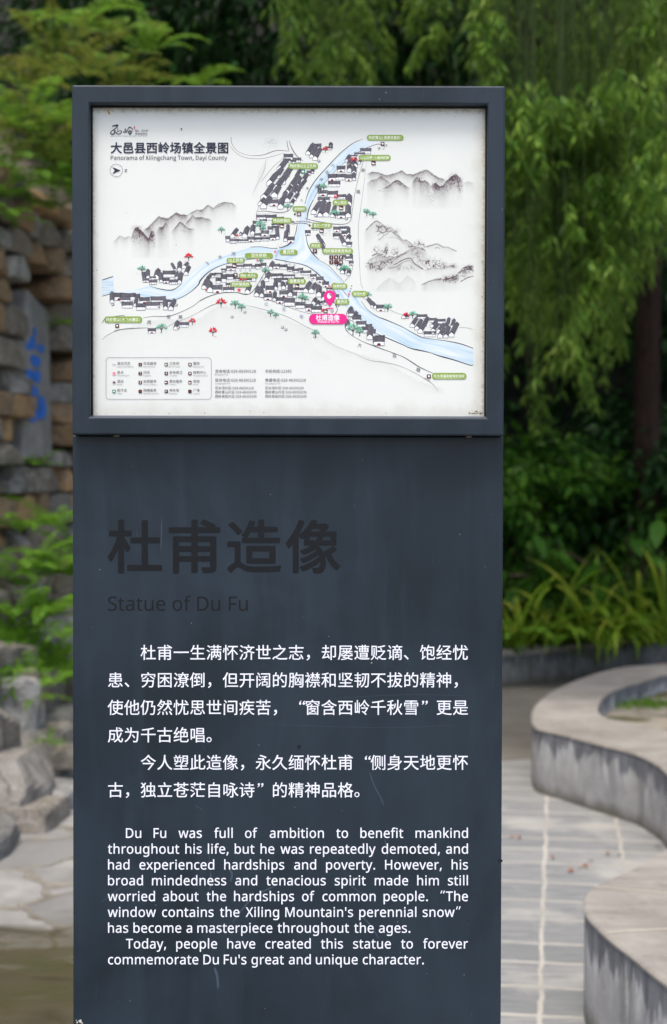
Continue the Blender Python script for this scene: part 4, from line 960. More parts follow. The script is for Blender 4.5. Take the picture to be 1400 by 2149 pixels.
def rag(P, amp, seed, n=90):
    Q = resample(catmull(np.vstack([P, P[:1]]), 8), n)[:-1]; k = np.arange(len(Q))
    a = (vnoise(k*.45, k*0+seed, seed)-.5)*2*amp; c = Q-Q.mean(0); c /= np.linalg.norm(c, axis=1)[:, None]
    return Q+c*a[:, None]
g_ = lambda L: np.array([atZ(x, y)[:2] for x, y in L])
# ---- curved seat walls and the planter
def granite(name, a, b, joint=True):
    M = Mat(name, .72, spec=.3); v = M.obj(); n = M.noise(v, 3, 6, .65); f = M.noise(v, 90, 3)
    s = M.noise(M.obj((1.2, 9, 1), (0, 0, -.5)), 2, 5, .6)
    c = M.mix(M.rng(n, .36, .64), a, b); c = M.mix(M.math('MULTIPLY', M.rng(M.noise(v, 11, 6, .7), .5, .7), .55), c, tuple(q*.6 for q in a[:3])+(1,)); c = M.mix(M.math('MULTIPLY', M.rng(s, .5, .68), .5), c, tuple(q*.65 for q in a[:3])+(1,))
    M.base(M.mix(M.math('MULTIPLY', f, .3), c, tuple(q*1.3 for q in b[:3])+(1,))); M.bump(f, .2, .003); return M.m
def face_mat(name, h, k=1., moss=0.):
    M = Mat(name, .7, spec=.3); v = M.obj(); z = M.sep(v)[2]
    st_ = M.noise(M.obj((9, 9, .5)), 1.8, 6, .7, .2); st2 = M.noise(M.obj((17, 17, 1.6)), 1.5, 6, .7, .5); st3 = M.noise(M.obj((7, 7, .6), loc=(3, 1, 0)), 2., 4); n = M.noise(v, 5, 6, .65); f = M.noise(v, 60, 4)
    c = M.mix(M.rng(n, .35, .65), (.26*k, .265*k, .27*k, 1), (.38*k, .375*k, .37*k, 1))
    lim = M.math('ADD', M.math('MULTIPLY', M.math('SUBTRACT', st_, .5), .42), h-.085)
    drip = M.math('MULTIPLY', M.rng(M.math('SUBTRACT', lim, z), .0, .14, 1, 0), M.rng(st2, .44, .6))
    c = M.mix(M.math('MULTIPLY', drip, .8), c, (.58*k, .585*k, .585*k, 1))
    c = M.mix(M.math('MULTIPLY', M.rng(M.noise(v, 9, 6, .7), .48, .68), .5), c, (.20*k, .195*k, .18*k, 1))
    c = M.mix(M.math('MULTIPLY', M.rng(st3, .55, .68), .6), c, (.15*k, .145*k, .13*k, 1))
    lim = M.math('ADD', M.math('MULTIPLY', M.math('SUBTRACT', st_, .5), .42), h-.085)
    band = M.rng(M.math('SUBTRACT', z, lim), -.006, .012)
    c = M.mix(M.math('MULTIPLY', band, .92), c, M.mix(M.rng(st2, .35, .65), (.055, .06, .075, 1), (.16, .17, .19, 1)))
    edge = M.rng(M.math('ADD', z, M.math('MULTIPLY', f, .008)), h-.016, h-.008)
    c = M.mix(M.math('MULTIPLY', edge, .7), c, (.07, .062, .045, 1))
    foot = M.rng(M.math('ADD', z, M.math('MULTIPLY', n, .10)), .055, .13, 1, 0)
    c = M.mix(M.math('MULTIPLY', foot, .85), c, (.075, .068, .045, 1))
    if moss: c = M.mix(M.math('MULTIPLY', M.rng(M.noise(v, 6, 5, .7), .42, .6), moss), c, (.05, .06, .022, 1))
    M.base(M.mix(M.math('MULTIPLY', f, .25), c, (.2*k, .2*k, .2*k, 1))); M.bump(M.math('ADD', n, f), .25, .006); return M.m
HS = .325
COPING = granite('coping_granite', (.185, .170, .148, 1), (.285, .265, .235, 1)); FACE = face_mat('seat_wall_stone', HS)
JOINT = flat('pale_mortar', (.42, .38, .31, 1), .8)
def offset_path(P, d):
    T = np.gradient(P, axis=0); T /= np.linalg.norm(T, axis=1)[:, None]
    return P + np.stack([T[:, 1], -T[:, 0]], -1)*d
def seat_wall(label, outer, inner, bed_z, n=120, joints=(), group=None):
    O = resample(catmull(outer, 10), n); I = resample(catmull(inner, 10), n)
    c0 = O.mean(0); t = empty('curved_seat_wall', (c0[0], c0[1], 0), label, 'seat wall', group)
    sgn = 1 if np.dot(offset_path(O, .01)[n//2]-O[n//2], O[n//2]-I[n//2]) > 0 else -1
    ring = lambda P, z: np.column_stack([P, np.full(len(P), z)])
    # wall body
    L = [ring(O, 0.), ring(O, HS-.012), ring(I, HS-.012), ring(I, bed_z-.12)]
    F = [[k*n+i, k*n+i+1, (k+1)*n+i+1, (k+1)*n+i] for k in (0, 2) for i in range(n-1)]
    mobj('wall_face', np.vstack(L), F, FACE, t, smooth=True)
    # coping with a small overhang and a rounded arris
    o1 = offset_path(O, .004*sgn); o2 = offset_path(O, -.003*sgn); i1 = offset_path(I, -.004*sgn); i2 = offset_path(I, -.002*sgn)
    L = [ring(O, HS-.013), ring(o1, HS-.013), ring(o1, HS-.006), ring(o2, HS), ring(i2, HS), ring(i1, HS-.006), ring(i1, HS-.013), ring(I, HS-.013)]
    F = [[k*n+i, k*n+i+1, (k+1)*n+i+1, (k+1)*n+i] for k in range(7) for i in range(n-1)]
    cp = mobj('coping', np.vstack(L), F, COPING, t)
    m = MB()
    for j in joints:
        i = int(j*(n-1)); a, b = o2[i], i2[min(n-1, max(0, i))]; d = (b-a)/np.linalg.norm(b-a); q = np.array([-d[1], d[0]])*.005
        P = [a+q, b+q, b-q, a-q]; m.add([(x, y, HS+.0015) for x, y in P], [[0, 1, 2, 3]])
    if joints:
        for f, (q,) in enumerate([]) : pass
        m.obj('mortar_joint', JOINT, cp)
    return t, I
h3 = lambda L: np.array([atZ(x, y, HS)[:2] for x, y in L])
out1 = h3([(1700, 1372), (1500, 1384), (1400, 1392.5), (1318, 1399), (1275, 1407), (1222, 1423), (1163, 1449), (1128, 1476), (1117, 1496), (1118, 1514), (1128, 1527), (1174, 1538), (1238, 1555), (1297, 1570), (1340, 1582), (1382, 1604), (1404, 1624), (1440, 1652), (1520, 1680), (1700, 1692)])
in1 = h3([(1700, 1396), (1500, 1403), (1400, 1414), (1361, 1425), (1307, 1441), (1275, 1455), (1259, 1471), (1254, 1488), (1258, 1498), (1270, 1506), (1318, 1516), (1400, 1533), (1470, 1556), (1560, 1585), (1700, 1600)])
sw1, I1 = seat_wall('weathered curved stone seat wall enclosing a gravel bed, farther of the two', out1, in1, .22, joints=(.3, .47, .62), group='curved seat walls')
bedm = soil_mat(); 
M_ = Mat('bed_gravel', .9, spec=.15); v_ = M_.obj(); n_ = M_.noise(v_, 120, 4, .7); b_ = M_.noise(v_, 3, 4)
M_.base(M_.mix(M_.rng(b_, .45, .6), M_.ramp(n_, [(.3, (.16, .14, .11)), (.6, (.36, .32, .26)), (.8, (.48, .44, .38))]), (.09, .085, .04, 1))); M_.bump(n_, .6, .01)
bp = [tuple(p) for p in offset_path(I1, 0)]
tag(mobj('gravel_bed', [(x, y, .215) for x, y in bp], [list(range(len(bp)))], M_.m), kind='structure')
out2 = h3([(1720, 1706), (1560, 1716), (1470, 1742), (1400, 1781), (1340, 1818), (1281, 1845), (1246, 1861), (1229, 1880), (1227, 1898), (1231, 1915), (1245, 1932), (1281, 1967), (1329, 2004), (1361, 2031), (1400, 2061), (1470, 2110), (1600, 2180), (1800, 2240)])
in2 = h3([(1760, 1770), (1640, 1776), (1580, 1800), (1540, 1825), (1500, 1850), (1482, 1870), (1476, 1885), (1474, 1896), (1476, 1905), (1484, 1920), (1500, 1940), (1540, 1975), (1600, 2010), (1680, 2050), (1820, 2110)])
sw2, I2 = seat_wall('weathered curved stone seat wall at lower right, nearer of the two', out2, in2, .22, joints=(.28, .5, .66), group='curved seat walls')
bp = [tuple(p) for p in I2]
tag(mobj('gravel_bed', [(x, y, .215) for x, y in bp], [list(range(len(bp)))], M_.m), kind='structure')

PL = np.array([atZ(x, y)[:2] for x, y in [(300, 1424), (520, 1438), (760, 1448), (940, 1448), (1060, 1443), (1190, 1429), (1320, 1414), (1480, 1400), (1700, 1392)]])
PLr = resample(catmull(PL, 8), 80)
t_ = empty('planter_wall', (PLr[40][0], PLr[40][1], 0), 'low weathered grey stone planter wall under the strappy green plants', 'planter wall')
inn = PLr + np.array([0, .26]); HP = .275
ring = lambda P, z: np.column_stack([P, np.full(len(P), z)])
n = 80
mobj('wall_face', np.vstack([ring(PLr, 0), ring(PLr, HP-.04)]), [[i, i+1, n+i+1, n+i] for i in range(n-1)], face_mat('planter_stone', HP, .5, .65), t_, smooth=True)
fo = PLr - np.array([0, .012])
mobj('coping', np.vstack([ring(PLr, HP-.04), ring(fo, HP-.04), ring(fo, HP-.006), ring(PLr, HP), ring(inn, HP), ring(inn, HP-.08)]), [[k*n+i, k*n+i+1, (k+1)*n+i+1, (k+1)*n+i] for k in range(5) for i in range(n-1)], COPING, t_)
tag(mobj('planter_soil', np.vstack([ring(inn - np.array([0, .01]), HP-.03), ring(inn*np.array([1, 0])+np.array([0, 16.]), HP+.1)]), [[i, i+1, n+i+1, n+i] for i in range(n-1)], SOIL), kind='structure')

# ---- terrain: the bank at the left, the hillside behind
xb = lambda Y: -1.33+.10*(Y-6.27); xw = lambda Y: -1.93+.13*(Y-9.)
def grid(name, fx, us, vs, m):
    Uu, Vv = np.meshgrid(us, vs); P = fx(Uu.ravel(), Vv.ravel()); a, b = len(vs), len(us); idx = np.arange(a*b).reshape(a, b)
    q = np.stack([idx[:-1, :-1], idx[:-1, 1:], idx[1:, 1:], idx[1:, :-1]], -1).reshape(-1, 4)
    return tag(mobj(name, P, q, m, smooth=True), kind='structure')
def bank(t, Y):
    x = xb(Y)+(xw(Y)-.25-xb(Y))*t; z = -.16+1.24*t+.10*(vnoise(x*3, Y*3, 2)-.5)*np.clip(t*4, 0, 1); return np.stack([x, Y, z], -1)
grid('embankment', bank, np.linspace(0, 1, 20), np.linspace(3, 14.5, 90), SOIL)
def upper(t, Y):
    x = xw(Y)-.12-10*t**1.3; z = 3.28+.95*(xw(Y)-.12-x)+.5*(vnoise(x*1.5, Y*1.5, 5)-.5)*np.clip(t*6, 0, 1); return np.stack([x, Y, z], -1)
grid('upper_bank', upper, np.linspace(0, 1, 40), np.linspace(2, 16, 70), UPROCK)
def hill(x, Y):
    z = .2+np.maximum(0, Y-13.6)*1.7+1.2*(vnoise(x*.8, Y*.8, 8)-.5)+.4*(vnoise(x*3, Y*3, 9)-.5); return np.stack([x, Y, z], -1)
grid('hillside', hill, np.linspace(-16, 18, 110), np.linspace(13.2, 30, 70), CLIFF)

# ---- stones
_cube = None
def _chip(V, seed, n):
    r = np.random.default_rng(seed+500); V = V.copy()
    for _ in range(n):                      # broken faces: flatten whatever sticks out past a random plane
        q = r.normal(size=3); q[2] = abs(q[2])*.8-.12; q /= np.linalg.norm(q); e = np.maximum(0, V@q-r.uniform(.78, 1.02)); V -= e[:, None]*q
    return V
def stone(l, d, h, seed, p=5., rough_=.1, k=6, chips=0):
    global _cube
    if _cube is None or _cube[2] != k:
        V, F, dic = [], [], {}
        for ax in range(3):
            for sg in (-1, 1):
                g = np.linspace(-1, 1, k+1); ids = np.zeros((k+1, k+1), int)
                for i, a in enumerate(g):
                    for j, b in enumerate(g):
                        q = [0, 0, 0]; q[ax] = sg; q[(ax+1) % 3] = a; q[(ax+2) % 3] = b; key = tuple(round(w, 4) for w in q)
                        if key not in dic: dic[key] = len(V); V.append(q)
                        ids[i, j] = dic[key]
                for i in range(k):
                    for j in range(k):
                        f = [ids[i, j], ids[i+1, j], ids[i+1, j+1], ids[i, j+1]]; F.append([int(w) for w in (f if sg > 0 else f[::-1])])
        _cube = (np.array(V, float), F, k)
    V, F, _ = _cube
    r = (np.abs(V)**p).sum(1)**(1/p); N = V/r[:, None]
    n = vnoise(N[:, 0]*1.3+seed*1.7+N[:, 2], N[:, 1]*1.3-seed+N[:, 2]*.7, seed % 17, 3)-.5
    return _chip(N*(1+rough_*2*n)[:, None], seed, chips)*np.array([l, d, h])/2, F
rs = np.random.default_rng(11)
wd = np.array([.13, 1.]); wd /= np.linalg.norm(wd); wn_ = np.array([wd[1], -wd[0]])
wall_t = empty('stone_wall', (xw(9.), 9., 1.0), 'dry stacked grey and ochre stone retaining wall behind the ferns', 'stone wall')
mw = MB(); z = .95; c = 0
SLAB = (9.52, 10.08)
while z < 3.30:
    h = rs.uniform(.13, .20); Y = 4.6+rs.uniform(0, .3)
    while Y < 14:
        l = rs.uniform(.26, .50)
        yc = Y+l/2
        gap = SLAB[0]-.05 < yc < SLAB[1]+.12 and 1.62 < z < 2.72
        if not gap:
            V, F = stone(l*.97, .34, h*.96, int(rs.integers(1000)), 16., .05, 8, 5)
            pr = rs.uniform(-.05, .06); P = V.copy()
            X = np.outer(P[:, 0], wd)+np.outer(P[:, 1], wn_)
            mw.add(np.column_stack([xw(yc)+X[:, 0]+wn_[0]*(pr-.12), yc+X[:, 1]+wn_[1]*(pr-.12), z+h/2+P[:, 2]]), F)
        Y += l
    z += h; c += 1
mw.obj('wall', WALLSTONE, wall_t)
# dark packing behind the stones, the upright slab and the blue paint on it
m = MB(); a = np.array([xw(4.6), 4.6])-wn_*.26; b = np.array([xw(14.), 14.])-wn_*.26
m.add([(a[0], a[1], .6), (b[0], b[1], .6), (b[0], b[1], 3.12), (a[0], a[1], 3.12)], [[0, 1, 2, 3]]); m.obj('packing', SOIL, wall_t)
def slabpt(s, z_, out): return np.array([xw(s), s])+wn_*out, z_
m = MB(); P = []
for s, zz in ((9.50, 1.66), (10.06, 1.68), (10.0, 2.60), (9.58, 2.70)):
    q, _ = slabpt(s, zz, .0); r_, _ = slabpt(s, zz, -.2); P.append(((q[0], q[1], zz), (r_[0], r_[1], zz)))
m.add([p[0] for p in P]+[p[1] for p in P], [[0, 1, 2, 3], [7, 6, 5, 4], [0, 4, 5, 1], [1, 5, 6, 2], [2, 6, 7, 3], [3, 7, 4, 0]])
slab = m.obj('upright_slab', granite('grey_slab', (.20, .20, .20, 1), (.34, .335, .325, 1)), wall_t); bevel(slab, .02, 2)
m = MB()
BLUE = flat('blue_spray_paint', (.05, .20, .70, 1), .6)
for k, (bx_, by_, bw_, bh_) in enumerate(((68,722,9,14),(58,728,7,8),(85,733,8,10),(73,760,12,16),(61,786,8,12),(76,792,10,14),(70,820,9,14),(68,850,11,18),(86,846,8,14),(66,876,11,11),(82,872,12,12),(71,700,4,12),(88,862,8,14))):
    s = 3.1/(.13-(bx_-700)/F_PX); zz = CAM_H+(1005-by_)/F_PX*s; w = bw_*s*s/3.1/F_PX; h = bh_*s/F_PX
    t = np.linspace(0, 2*np.pi, 9)[:-1]; rr = .7+.5*rs.random(8)
    P = []
    for a, r_ in zip(t, rr):
        q, zq_ = slabpt(s+w*r_*math.cos(a), zz+h*r_*math.sin(a), .0025+k*.0006); P.append((q[0], q[1], zq_))
    m.add(P, [list(range(8))])
m.obj('blue_paint', BLUE, slab)

def boulder(px, py, w, h, Y, label, seed, deep=.9, p=9.):
    c = atY(px, py, Y); k = Y/F_PX
    V, F = stone(w*k*1.25, w*k*deep, h*k*1.35, seed, p, .10, 14, 7)
    a = rs.uniform(-.25, .25); X = V[:, 0]*math.cos(a)-V[:, 1]*math.sin(a); Yy = V[:, 0]*math.sin(a)+V[:, 1]*math.cos(a)
    o = mobj('boulder', np.column_stack([X+c[0], Yy+c[1]+w*k*deep*.4, V[:, 2]+c[2]]), F, BOULDER, loc=(c[0], c[1], max(0, c[2]-h*k/2)), smooth=True)
    return tag(o, label, 'boulder', 'boulders of the stepped bank')
tiers = MB(); rl = np.random.default_rng(23)
for sb, z0, z1, dp in ((-.02, -.06, .105, .30), (.13, .0, .32, .40), (.30, .22, .55, .44), (.47, .44, .76, .44), (.62, .66, .95, .44), (.76, .86, 1.14, .44)):
    Y = 5.9+rl.uniform(0, .4)-sb*.2
    while Y < 12.5:
        l = rl.uniform(.34, .85); yc = Y+l/2; h = (z1-z0)*rl.uniform(.82, 1.12); jut = rl.uniform(-.04, .06)
        V, F = stone(l*1.0, dp, h, int(rl.integers(1000)), 9., .085, 10, 3)
        ta = rl.uniform(-.06, .06); Vx = V[:, 0]*math.cos(ta)-V[:, 1]*math.sin(ta); Vy = V[:, 0]*math.sin(ta)+V[:, 1]*math.cos(ta)
        kd = np.array([.10, 1.])/math.hypot(.1, 1); kn = np.array([kd[1], -kd[0]])
        X = np.outer(Vx, kd)+np.outer(Vy, kn); off = -sb-dp/2+jut
        tiers.add(np.column_stack([xb(yc)+X[:, 0]+kn[0]*off, yc+X[:, 1]+kn[1]*off, (z0+z1)/2+V[:, 2]]), F); Y += l*rl.uniform(.93, 1.04)
tg = tiers.obj('stone_ledges', BOULDER, loc=(xb(8), 8, 0)); tag(tg, 'low stepped ledges of rough weathered grey stone at lower left', 'stone ledge')
for q in ((48, 1172, 44, 40, 9.1, 'rounded grey stone half hidden by upper bank ferns', 10), (130, 1228, 44, 28, 9.3, 'small flat stone next to the sign among ferns', 12), (16, 1262, 56, 50, 8.7, 'small grey boulder at the left edge among ferns', 9),
          (52, 1436, 56, 46, 7.9, 'small upright pale boulder above the ledges', 8), (85, 1130, 60, 40, 9.5, 'squared stone at the wall foot among ferns', 25), (128, 1590, 60, 40, 7.7, 'pale blocky boulder resting on the ledges beside the sign', 5)):
    boulder(*q)

# ---- leaves
def leafset(C, D, L, W, droop=0., up=None):
    """one folded four-cornered leaf per centre C (base), direction D"""
    n = len(C); D = D/(np.linalg.norm(D, axis=1)[:, None]+1e-9)
    r = rs.normal(size=(n, 3)) if up is None else up + rs.normal(size=(n, 3))*.35
    S_ = np.cross(D, r); S_ /= np.linalg.norm(S_, axis=1)[:, None]+1e-9; N = np.cross(S_, D)
    L = np.broadcast_to(L, (n,))[:, None]; W = np.broadcast_to(W, (n,))[:, None]
    mid = C+D*L*.42; tip = C+D*L-np.array([0, 0, 1])*droop*L
    V = np.stack([C, mid+S_*W*.5+N*W*.18, tip, mid-S_*W*.5+N*W*.18], 1).reshape(-1, 3)
    F = np.arange(4*n).reshape(n, 4); return V, F
def merge(parts):
    V, F, k = [], [], 0
    for v, f in parts: V.append(v); F.append(np.asarray(f)+k); k += len(v)
    return np.concatenate(V), np.concatenate(F)

def fern_geo(nf, L, seed, spread=1., lift=60):
    r = np.random.default_rng(seed); parts = []
    for i in range(nf):
        a = 2*np.pi*(i+r.uniform(-.3, .3))/nf; el = R(lift+r.uniform(-22, 18)); l = L*r.uniform(.65, 1.15)
        t = np.linspace(0, 1, 26); bend = R(r.uniform(55, 105))
        ang = el-bend*t**1.3; hx = np.cumsum(np.cos(ang))*l/26*spread; hz = np.cumsum(np.sin(ang))*l/26
        P = np.stack([np.cos(a)*hx, np.sin(a)*hx, hz], -1); T = np.gradient(P, axis=0); T /= np.linalg.norm(T, axis=1)[:, None]
        side = np.array([-math.sin(a), math.cos(a), 0.])
        N = np.cross(T, np.broadcast_to(side, T.shape))
        pl = l*.165*np.sin(np.pi*np.clip(t*.93+.05, 0, 1))**.75
        for sg in (-1, 1):
            C = P[3:]; D = side*sg+T[3:]*.42-np.array([0, 0, .18])+r.normal(size=(23, 3))*.07
            V, F = leafset(C, D, pl[3:], l/26*.85, .12, up=-N[3:]); parts.append((V, F))
        w = .004; V = np.vstack([P+side*w, P-side*w]); parts.append((V, np.array([[j, j+1, 26+j+1, 26+j] for j in range(25)])))
    return merge(parts)
FG = [fern_geo(9, 1., 40+i, 1., lift) for i, lift in enumerate((50, 42, 60))]
FM = []
for i, (V, F) in enumerate(FG):
    for m in (FERN_G, FERN_Y):
        me = bpy.data.meshes.new('fern'); me.from_pydata(V.tolist(), [], F.tolist()); me.materials.append(m); FM.append(me)
def fern(px, py, Y, size, kind, label, tilt=0., face=None, off=0.):
    p = atY(px, py, Y); o = bpy.data.objects.new('fern', FM[kind]); COL.objects.link(o)
    o.location = p; o.scale = (size,)*3; o.rotation_euler = (R(tilt), R(tilt*.6), rs.uniform(0, 6.28))
    return tag(o, label, 'fern', 'ferns on the stone bank')
UP = [(20, 395, 8.9, .42, 0, 'fern curtain hanging over the topmost wall stones at the left edge'), (75, 375, 9.1, .42, 2, 'fern hanging over the topmost wall stones, second from the left edge'), (120, 330, 9.4, .45, 3, 'pale fern over the wall top close to the sign frame'), (150, 240, 9.9, .5, 1, 'yellow green fern level with the sign top'),
      (30, 330, 9.0, .50, 1, 'olive fern arching over the wall top at the far left'), (95, 290, 9.1, .55, 3, 'yellow green fern on the wall top left of the sign'), (140, 370, 9.4, .42, 0, 'green fern drooping beside the sign frame on the wall'), (40, 170, 9.3, .55, 3, 'olive fern high on the bank at the left edge'),
      (120, 140, 9.8, .55, 5, 'tall yellowish fern above the upper left sign corner'), (205, 130, 10.2, .5, 1, 'olive fern just above the sign top at left'), (270, 150, 10.6, .46, 1, 'rust tipped fern above the sign, second from left'), (310, 95, 11.0, .48, 4, 'dark green fern above the sign near the tree trunk'), 
      (170, 40, 10.4, .5, 2, 'green fern near the top edge left of centre'), (420, 160, 11.3, .36, 2, 'small fern in shade just above the sign frame'), (10, 440, 8.9, .32, 0, 'small green fern hanging on the upper wall face at the left edge'), (110, 420, 9.3, .34, 5, 'brownish fern hanging from the wall top'), (60, 250, 9.0, .5, 2, 'bright fern in front of the grey rock on the bank'),
      (240, 60, 10.8, .5, 3, 'olive fern high behind the sign, left of the dark tree')]
LOW = [(75, 975, 9.3, .17, 0, 'small fern rooted low in the stone wall'), (128, 680, 9.9, .16, 0, 'small fern in the dark cleft of the wall'), (115, 1105, 9.2, .32, 0, 'bright fern at the wall foot beside the sign'), (40, 1115, 9.0, .26, 2, 'bright fern at the wall foot near the left edge'), (130, 1195, 9.0, .34, 2, 'bright green fern touching the sign edge, middle of the bank'),
       (70, 1210, 8.8, .30, 4, 'dense green fern around the rounded grey stone'), (15, 1215, 8.7, .28, 0, 'green fern above the small boulder at the left edge'), (110, 1290, 8.7, .36, 0, 'largest bright fern on the lower bank'), (140, 1345, 8.6, .26, 2, 'yellow green fern over the upper ledge by the sign'), (30, 1300, 8.5, .26, 4, 'fern in front of the upper ledges at the left edge'),
       (25, 1395, 8.3, .2, 0, 'low fern rooted on a ledge at the left edge'), (110, 1440, 8.3, .26, 2, 'bright fern hanging over the middle ledge by the sign'), (70, 1475, 8.0, .18, 1, 'small yellowing fern on the middle stone ledge'), (100, 1560, 7.9, .12, 1, 'tiny fern beside the pale blocky boulder'), (150, 1160, 9.4, .3, 4, 'fern half hidden behind the left sign edge')]
for q in UP: fern(q[0], q[1]+25, q[2], q[3], q[4], q[5], 12)
PLF = [(1078, 1345, 11.8, .42, 2, 'green fern spilling over the planter wall next to the sign'), (1205, 1340, 11.85, .36, 0, 'green fern between two strappy clumps on the planter'), (1310, 1335, 11.9, .4, 4, 'green fern behind the farther seat wall')]
for q in PLF: fern(*q)
for q in LOW: fern(q[0], q[1]+4, q[2]-(.25 if q[1] > 1050 else 0), q[3]*1.2, q[4], q[5], 6)

# ---- willow
ww = empty('willow_tree', (2.62, 12.9, .3), 'drooping willow with long hanging leafy strands to the right of the sign', 'tree')
tb = MB()
tk = np.array([(2.62, 12.9, .25), (2.56, 12.85, 1.2), (2.52, 12.7, 2.3), (2.44, 12.3, 3.5), (2.2, 11.7, 4.6), (1.8, 11.0, 5.4)])
tb.tube(catmull(tk, 6), np.linspace(.13, .07, 31), 10); tb.obj('trunk', REDBARK, ww, smooth=True)
lb = MB(); parts, tw = [], MB()
strands = []
def add_strand(px, Y, yb, side=5):
    top = atY(px, -160-rs.uniform(0, 120), Y); bot = atY(px+rs.uniform(-22, 22), yb, Y+rs.uniform(-.25, .05))
    strands.append((top, bot, side))
for _ in range(40):                           # clumps of strands
    px = rs.uniform(1020, 1450); Y = rs.uniform(8.2, 11.6)
    base = np.interp(px, [1020, 1070, 1110, 1180, 1250, 1300, 1350, 1450], [430, 700, 860, 830, 760, 620, 560, 520])
    for _ in range(rs.integers(3, 7)): add_strand(px+rs.normal()*16, Y+rs.normal()*.12, base*rs.uniform(.45, 1.08))
for px, yb, Y in ((1120, 870, 8.3), (1160, 840, 8.1), (1210, 800, 8.4), (1095, 780, 8.8), (1180, 900, 8.6), (1240, 700, 8.5), (1290, 560, 8.2), (1380, 480, 8.2), (1330, 700, 9.4), (1300, 790, 9.6)):
    for _ in range(8): add_strand(px+rs.normal()*22, Y+rs.normal()*.12, yb*rs.uniform(.66, 1.0), 9)
for _ in range(20):
    px = rs.uniform(640, 1040); Y = rs.uniform(9.0, 12.0)
    for _ in range(4): add_strand(px+rs.normal()*18, Y+rs.normal()*.15, rs.uniform(20, 215) if px < 860 else rs.uniform(40, 300))
def shoot(P, n_, L, W, spread):
    t = np.sort(rs.uniform(.04, 1, n_)); k = len(P); s = t*(k-1); i = np.minimum(s.astype(int), k-2); f = (s-i)[:, None]
    C = P[i]*(1-f)+P[i+1]*f; T = P[i+1]-P[i]; T /= np.linalg.norm(T, axis=1)[:, None]+1e-9
    a = rs.uniform(0, 6.28, n_); D = T*.75+np.stack([np.cos(a), np.sin(a), a*0], -1)*spread-np.array([0, 0, .25])
    g = vnoise(C[:, 0]*2.9+C[:, 1]*1.3+40, C[:, 2]*2.1+C[:, 1]*.5+30, 77, 2)+.25*(vnoise(C[:, 0]*6+40, C[:, 2]*5+C[:, 1]*3+40, 78, 2)-.5)
    keep = g > .485; C, D = C[keep], D[keep]; n_ = len(C)
    if n_: parts.append(leafset(C, D, L*rs.uniform(.7, 1.2, n_), W*rs.uniform(.8, 1.2, n_), .15))
for top, bot, side in strands:
    n_ = 12; t = np.linspace(0, 1, n_)[:, None]; sw = np.array([rs.normal()*.05, rs.normal()*.05, 0])
    P = top*(1-t)+bot*t+np.sin(t*np.pi)*sw+np.sin(t*7+rs.uniform(0, 6))*.02*np.array([1, .6, 0]); Ln = np.linalg.norm(bot-top)
    shoot(P[2:], int(Ln*46), .074, .0145, .8)
    tw.tube(P, np.linspace(.0032, .0014, n_), 3)
    for _ in range(side):
        s0 = rs.uniform(.3, .95); p0 = top*(1-s0)+bot*s0; a = rs.uniform(0, 6.28); l = rs.uniform(.16, .36); tt = np.linspace(0, 1, 5)[:, None]
        Q = p0+tt*l*np.array([math.cos(a)*.55, math.sin(a)*.55, 0])+tt**2*l*np.array([0, 0, -.75]); shoot(Q, int(l*100)+4, .072, .0148, .8)
V, F = merge(parts); print('willow leaves', len(F))
cp_, cf_ = [], 0
rc = np.random.default_rng(5)
def shade_canopy(n_, x0, x1, y0, y1, z0, z1):  # unseen crown leaves above the view, added to block sky light and shade the strands
    cc = np.column_stack([rc.uniform(x0, x1, n_), rc.uniform(y0, y1, n_), rc.uniform(z0, z1, n_)])
    cc = cc[cc[:, 2] > CAM_H+(1005+90)/F_PX*cc[:, 1]+.3]; C = np.repeat(cc, 46, 0)+rc.normal(size=(len(cc)*46, 3))*np.array([.34, .34, .2])
    return leafset(C, rc.normal(size=C.shape)*.6-np.array([0, 0, .8]), .11*rc.uniform(.7, 1.3, len(C)), .026, .1)
V, F = merge([(V, F), shade_canopy(900, -2.6, 5.4, 7.7, 15.5, 4.3, 7.4)])
mobj('foliage', V, F, WILLOW, ww); tw.obj('twigs', TWIG, ww)
tops = np.array([s_[0] for s_ in strands]); tops = tops[rs.permutation(len(tops))][:26]
for tp in tops:
    s0 = tk[3+int(rs.integers(0, 3))]; md = (s0+tp)/2+np.array([0, 0, .45])
    lb.tube(catmull([s0, md, tp+np.array([0, 0, .02])], 6), np.linspace(.035, .008, 13), 6)
lb.obj('branches', REDBARK, ww, smooth=True)

